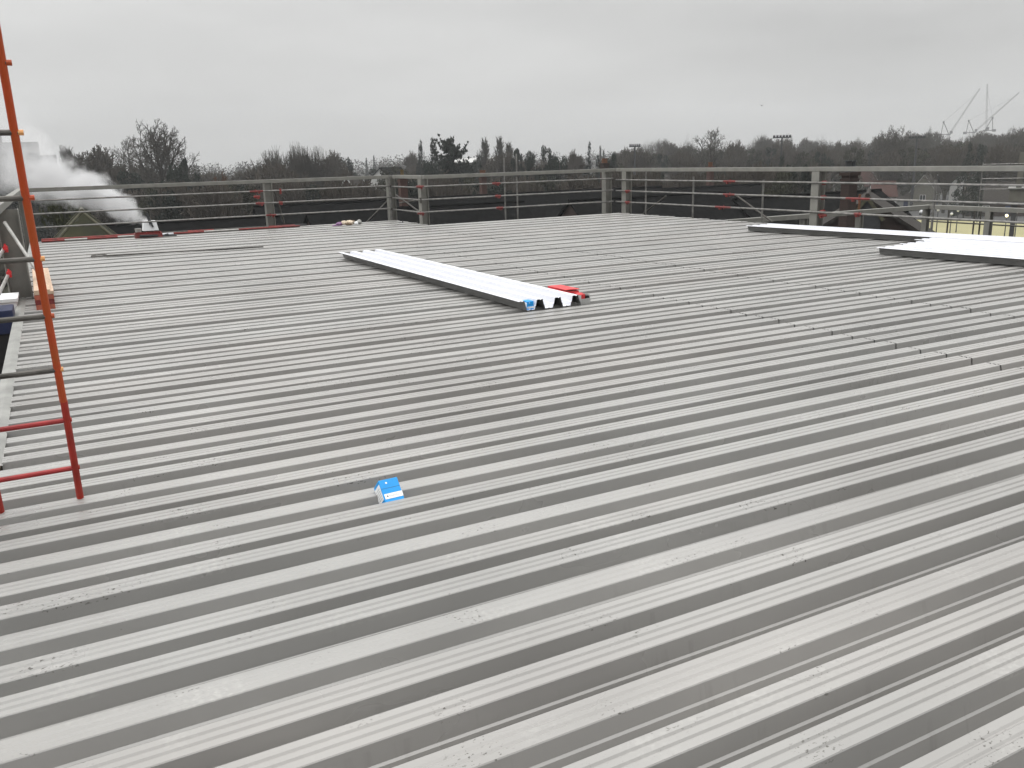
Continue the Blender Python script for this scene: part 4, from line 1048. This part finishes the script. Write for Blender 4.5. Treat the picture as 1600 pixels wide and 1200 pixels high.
# ------------------------------------------------------------------ floodlight masts, lamps, cars, cranes, bird
def floodlight(px, py, wpx, D, label):
    p = away(px, py, D); h = p.z - GZ; wd = wpx / FPX * D
    t = thing('floodlight_mast', label, 'floodlight', (p.x, p.y, GZ), -math.atan2(p.x, p.y), 'floodlight masts above the right wood')
    b = MB(); b.tube((0, 0, 0), (0, 0, h - .1), .32, 8, .16); b.build('mast', MT['lead'], t)
    b = MB(); b.b2((-wd / 2, -.5, h - .1), (wd / 2, .5, h + .12)); b.build('head_frame', MT['lead'], t)
    for i in range(6):
        x = -wd / 2 + wd * (i + .5) / 6
        b = MB(); b.box((x, -.3, h + .30), (wd / 8, .4, .34), Matrix.Rotation(.5, 3, 'X')); b.build('lamp', MT['black'], t)
floodlight(992, 229, 17, 190, 'dark floodlight mast above the wood, leftmost of the three')
floodlight(1222, 215, 26, 200, 'dark floodlight mast in front of the wood, middle of the three')
floodlight(1433, 215.5, 21, 210, 'dark floodlight mast near the cranes, rightmost of the three')
def lamp(px, py, D, label, on=False):
    p = away(px, py, D)
    t = thing('street_lamp', label, 'street lamp', (p.x, p.y, GZ), 0, 'street lamps around the yellow court')
    h = p.z - GZ
    b = MB(); b.tube((0, 0, 0), (0, 0, h - .25), .09, 8, .05); b.build('pole', MT['lead'], t)
    b = MB(); b.ball((0, 0, h), .2); b.build('lamp_globe', MT['lampon'] if on else MT['lampoff'], t, smooth=True)
    b = MB(); b.tube((0, 0, h + .26), (0, 0, h + .36), .2, 8, .05); b.build('cap', MT['lead'], t)
lamp(1466, 328, 150, 'pale street lamp globe left end of the car park'); lamp(1487, 334, 140, 'pale street lamp globe nearest the yellow court')
lamp(1497, 329, 158, 'small pale street lamp globe right of the nearest one'); lamp(1573, 337, 140, 'lit yellow street lamp right of the thick post', True); lamp(1590, 331, 145, 'pale street lamp at the right picture edge')
def car(px, py, D, label, paint, lit=False, rz=0.0):
    p = on_z(px, py + 4, GZ)
    t = thing('car', label, 'car', (p.x, p.y, GZ + .03), -math.atan2(p.x, p.y) + rz, 'cars beyond the yellow court')
    pr = [(-2.15, .35), (-2.1, .75), (-1.3, .92), (-.75, 1.4), (.85, 1.45), (1.6, .95), (2.1, .9), (2.15, .4)]
    b = MB(); b.prism(pr, -.85, .85, 'y'); b.build('body', MT[paint], t, bevel=.08)
    b = MB(); b.prism([(-1.1, .98), (-.7, 1.34), (.78, 1.38), (1.35, .98)], -.862, .862, 'y'); b.build('window', MT['glass'], t)
    for x in (-1.35, 1.35):
        for y in (-.8, .8):
            b = MB(); b.tube((x, y - .1, .33), (x, y + .1, .33), .33, 14); wh = b.build('wheel', MT['black'], t)
            b = MB(); b.tube((x, y - .105, .33), (x, y + .105, .33), .19, 12); b.build('rim', MT['galv'], wh)
    for y in (-.6, .6):
        b = MB(); b.ball((-2.12, y, .68), .16, 8, 6, (.5, 1, .8)); b.build('headlight', MT['headlight'] if lit else MT['lampoff'], t)
        b = MB(); b.box((2.16, y, .75), (.04, .3, .16)); b.build('tail_light', MT['red'], t)
car(1540, 313.5, 205, 'red car with lit headlights on the road behind the court', 'carred', True, rz=math.radians(22))
car(1572, 326, 165, 'silver parked car behind the lit yellow lamp', 'carsilver', rz=.1); car(1594, 326, 165, 'silver parked car at the right picture edge', 'carsilver', rz=.1)
car(1447, 331, 160, 'silver parked car beside the right scaffold upright', 'carsilver', rz=1.3); car(1512, 330, 165, 'silver parked car on the car park left of the thick post', 'carsilver', rz=.1)
def lattice(b, p0, p1, wd, n, r):
    p0, p1 = Vector(p0), Vector(p1); d = (p1 - p0).normalized(); u = d.orthogonal().normalized() * wd / 2; v = d.cross(u).normalized() * wd / 2
    cs = [u + v, u - v, -u - v, -u + v]
    for c in cs: b.tube(p0 + c, p1 + c * .7, r, 4)
    for i in range(n):
        for k in range(4):
            b.tube(p0.lerp(p1, i / n) + cs[k] * (1 - .3 * i / n), p0.lerp(p1, (i + 1) / n) + cs[(k + 1) % 4] * (1 - .3 * (i + 1) / n), r * .6, 3, caps=False)
def crane(bx, by, tx, ty, label, D=820, back=-1):
    p = away(bx, by, D); q = away(tx, ty, D); rz = -math.atan2(p.x, p.y)
    t = thing('tower_crane', label, 'crane', (p.x, p.y, GZ), rz, 'tower cranes on the right skyline')
    h = p.z - GZ; dx = (tx - bx) / FPX * D; dz = (by - ty) / FPX * D
    b = MB(); lattice(b, (0, 0, 0), (0, 0, h), 1.8, 22, .11); b.build('mast', MT['crane'], t)
    b = MB(); b.b2((-1.6, -1.4, h), (1.6, 1.4, h + 1.0)); b.b2((back * 6.5 - 1.4, -1.2, h - .6), (back * 6.5 + 1.4, 1.2, h + 1.4)); b.beam((0, 0, h + .5), (back * 6, 0, h + .5), 1.6, .6); b.build('counterweight', MT['crane'], t)
    b = MB(); b.tube((0, 0, h + 1), (back * 4.5, 0, h + 10.5), .32, 5); b.tube((back * 5.5, 0, h + 1), (back * 4.5, 0, h + 10.5), .28, 5); b.b2((back * 4.5 - .7, -.5, h + 9.6), (back * 4.5 + .7, .5, h + 11)); b.build('a_frame', MT['crane'], t)
    b = MB(); b.b2((.8, -1.6, h + 1.01), (2.8, .2, h + 3.2)); b.build('cab', MT['crane'], t)
    b = MB(); lattice(b, (.8, 0, h + 1), (dx, 0, h + dz), 1.0, 26, .06); j = b.build('jib', MT['crane'], t)
    b = MB(); b.tube((back * 4.5, 0, h + 10.5), (dx * .85, 0, h + dz * .87), .07, 3); b.build('cable', MT['crane'], t)
crane(1482, 211, 1514, 153, 'hazy tower crane with raised jib, leftmost on the skyline')
crane(1521, 208, 1569, 159, 'hazy tower crane with its jib lowest, between the other two', 860)
crane(1539, 205, 1536, 145.5, 'hazy tower crane with almost upright jib', 840, back=1)
p = away(1190, 165, 105)
t = thing('flying_bird', 'tiny dark bird flying in the grey sky', 'bird', tuple(p), .6)
b = MB(); b.ball((0, 0, 0), .09, 8, 6, (2.0, .6, .6)); b.ball((.2, 0, .02), .05, 8, 6)
b.add([(.08, .03, .02), (-.06, .03, .02), (-.04, .26, .12), (.05, .26, .13), (-.10, .48, .06)], [(0, 1, 2, 3), (3, 2, 4)])
b.add([(.08, -.03, .02), (-.06, -.03, .02), (-.04, -.26, .12), (.05, -.26, .13), (-.10, -.48, .06)], [(1, 0, 3, 2), (2, 3, 4)])
b.add([(-.15, .03, 0), (-.15, -.03, 0), (-.32, -.07, 0), (-.32, .07, 0)], [(0, 1, 2, 3)]); b.build('body', MT['black'], t, smooth=True)

# ------------------------------------------------------------------ steam plume and haze
A = on_y(236, 349, 25.7); B = on_y(-30, 222, 33.0)
ax = B - A; LN = ax.length
b = MB(); n = 28; rings = 26
def srad(s): return .13 + .24 * s * LN ** .5 * 1.0 + .75 * s
for i in range(rings + 1):
    s = i / rings; r = (srad(s)) * (1.75 if 0 < i < rings else .3)
    for j in range(n):
        a = 2 * PI * j / n; b.v.append((s * LN, r * math.cos(a), r * math.sin(a)))
for i in range(rings):
    for j in range(n): b.f.append((i * n + j, i * n + (j + 1) % n, (i + 1) * n + (j + 1) % n, (i + 1) * n + j)); b.mi.append(0)
b.f += [tuple(range(n - 1, -1, -1)), tuple(range(rings * n, rings * n + n))]; b.mi += [0, 0]
sm = bpy.data.materials.new('steam'); sm.use_nodes = True
t_ = sm.node_tree; t_.nodes.clear(); l_ = t_.links
def sn(k, **kw):
    q = t_.nodes.new(k)
    for a_, v_ in kw.items(): setattr(q, a_, v_)
    return q
def sm_(op, a_, b_=None, c_=None, clamp=False):
    q = sn('ShaderNodeMath', operation=op, use_clamp=clamp)
    for i, v_ in enumerate((a_, b_, c_)):
        if v_ is None: continue
        if isinstance(v_, (int, float)): q.inputs[i].default_value = v_
        else: l_.new(v_, q.inputs[i])
    return q.outputs[0]
tcs = sn('ShaderNodeTexCoord'); sps = sn('ShaderNodeSeparateXYZ'); l_.new(tcs.outputs['Object'], sps.inputs[0])
ss = sm_('DIVIDE', sps.outputs[0], LN)
rad_ = sm_('MULTIPLY_ADD', ss, .24 * LN ** .5 + .75, .13)
rr = sm_('DIVIDE', sm_('SQRT', sm_('ADD', sm_('POWER', sps.outputs[1], 2.0), sm_('POWER', sps.outputs[2], 2.0))), rad_)
ns = sn('ShaderNodeTexNoise'); ns.inputs['Scale'].default_value = 1.15; ns.inputs['Detail'].default_value = 6; ns.inputs['Roughness'].default_value = .58; ns.inputs['Distortion'].default_value = .4
l_.new(tcs.outputs['Object'], ns.inputs['Vector'])
core = sm_('ADD', sm_('SUBTRACT', 1.0, rr), sm_('MULTIPLY_ADD', ns.outputs['Fac'], 3.3, -1.78))
core = sm_('MULTIPLY', core, 1.5, clamp=True)
thin = sm_('POWER', sm_('SUBTRACT', 1.02, ss, clamp=True), 1.8)
dens = sm_('MULTIPLY', sm_('MULTIPLY', core, sm_('MULTIPLY_ADD', thin, 7.5, .10)), 1.0)
pv = sn('ShaderNodeVolumePrincipled'); pv.inputs['Color'].default_value = (.97, .97, .98, 1); pv.inputs['Anisotropy'].default_value = .2
l_.new(dens, pv.inputs['Density'])
om = sn('ShaderNodeOutputMaterial'); l_.new(pv.outputs[0], om.inputs['Volume'])
st = b.build('steam_plume', sm)
st.location = A; st.rotation_euler = ax.to_track_quat('X', 'Z').to_euler()
tag(st, 'white steam drifting up to the left from the boiler flue', 'steam', kind='stuff')

hz = MB(); hz.b2((-1450, -1450, GZ - 3), (1450, 1450, 90))
hm = bpy.data.materials.new('haze'); hm.use_nodes = True
t_ = hm.node_tree; t_.nodes.clear()
pv = t_.nodes.new('ShaderNodeVolumePrincipled'); pv.inputs['Color'].default_value = (.93, .95, .97, 1); pv.inputs['Density'].default_value = .00034
om = t_.nodes.new('ShaderNodeOutputMaterial'); t_.links.new(pv.outputs[0], om.inputs['Volume'])
ho = hz.build('haze', hm); tag(ho, 'thin grey winter haze over the whole scene', 'haze', kind='stuff')
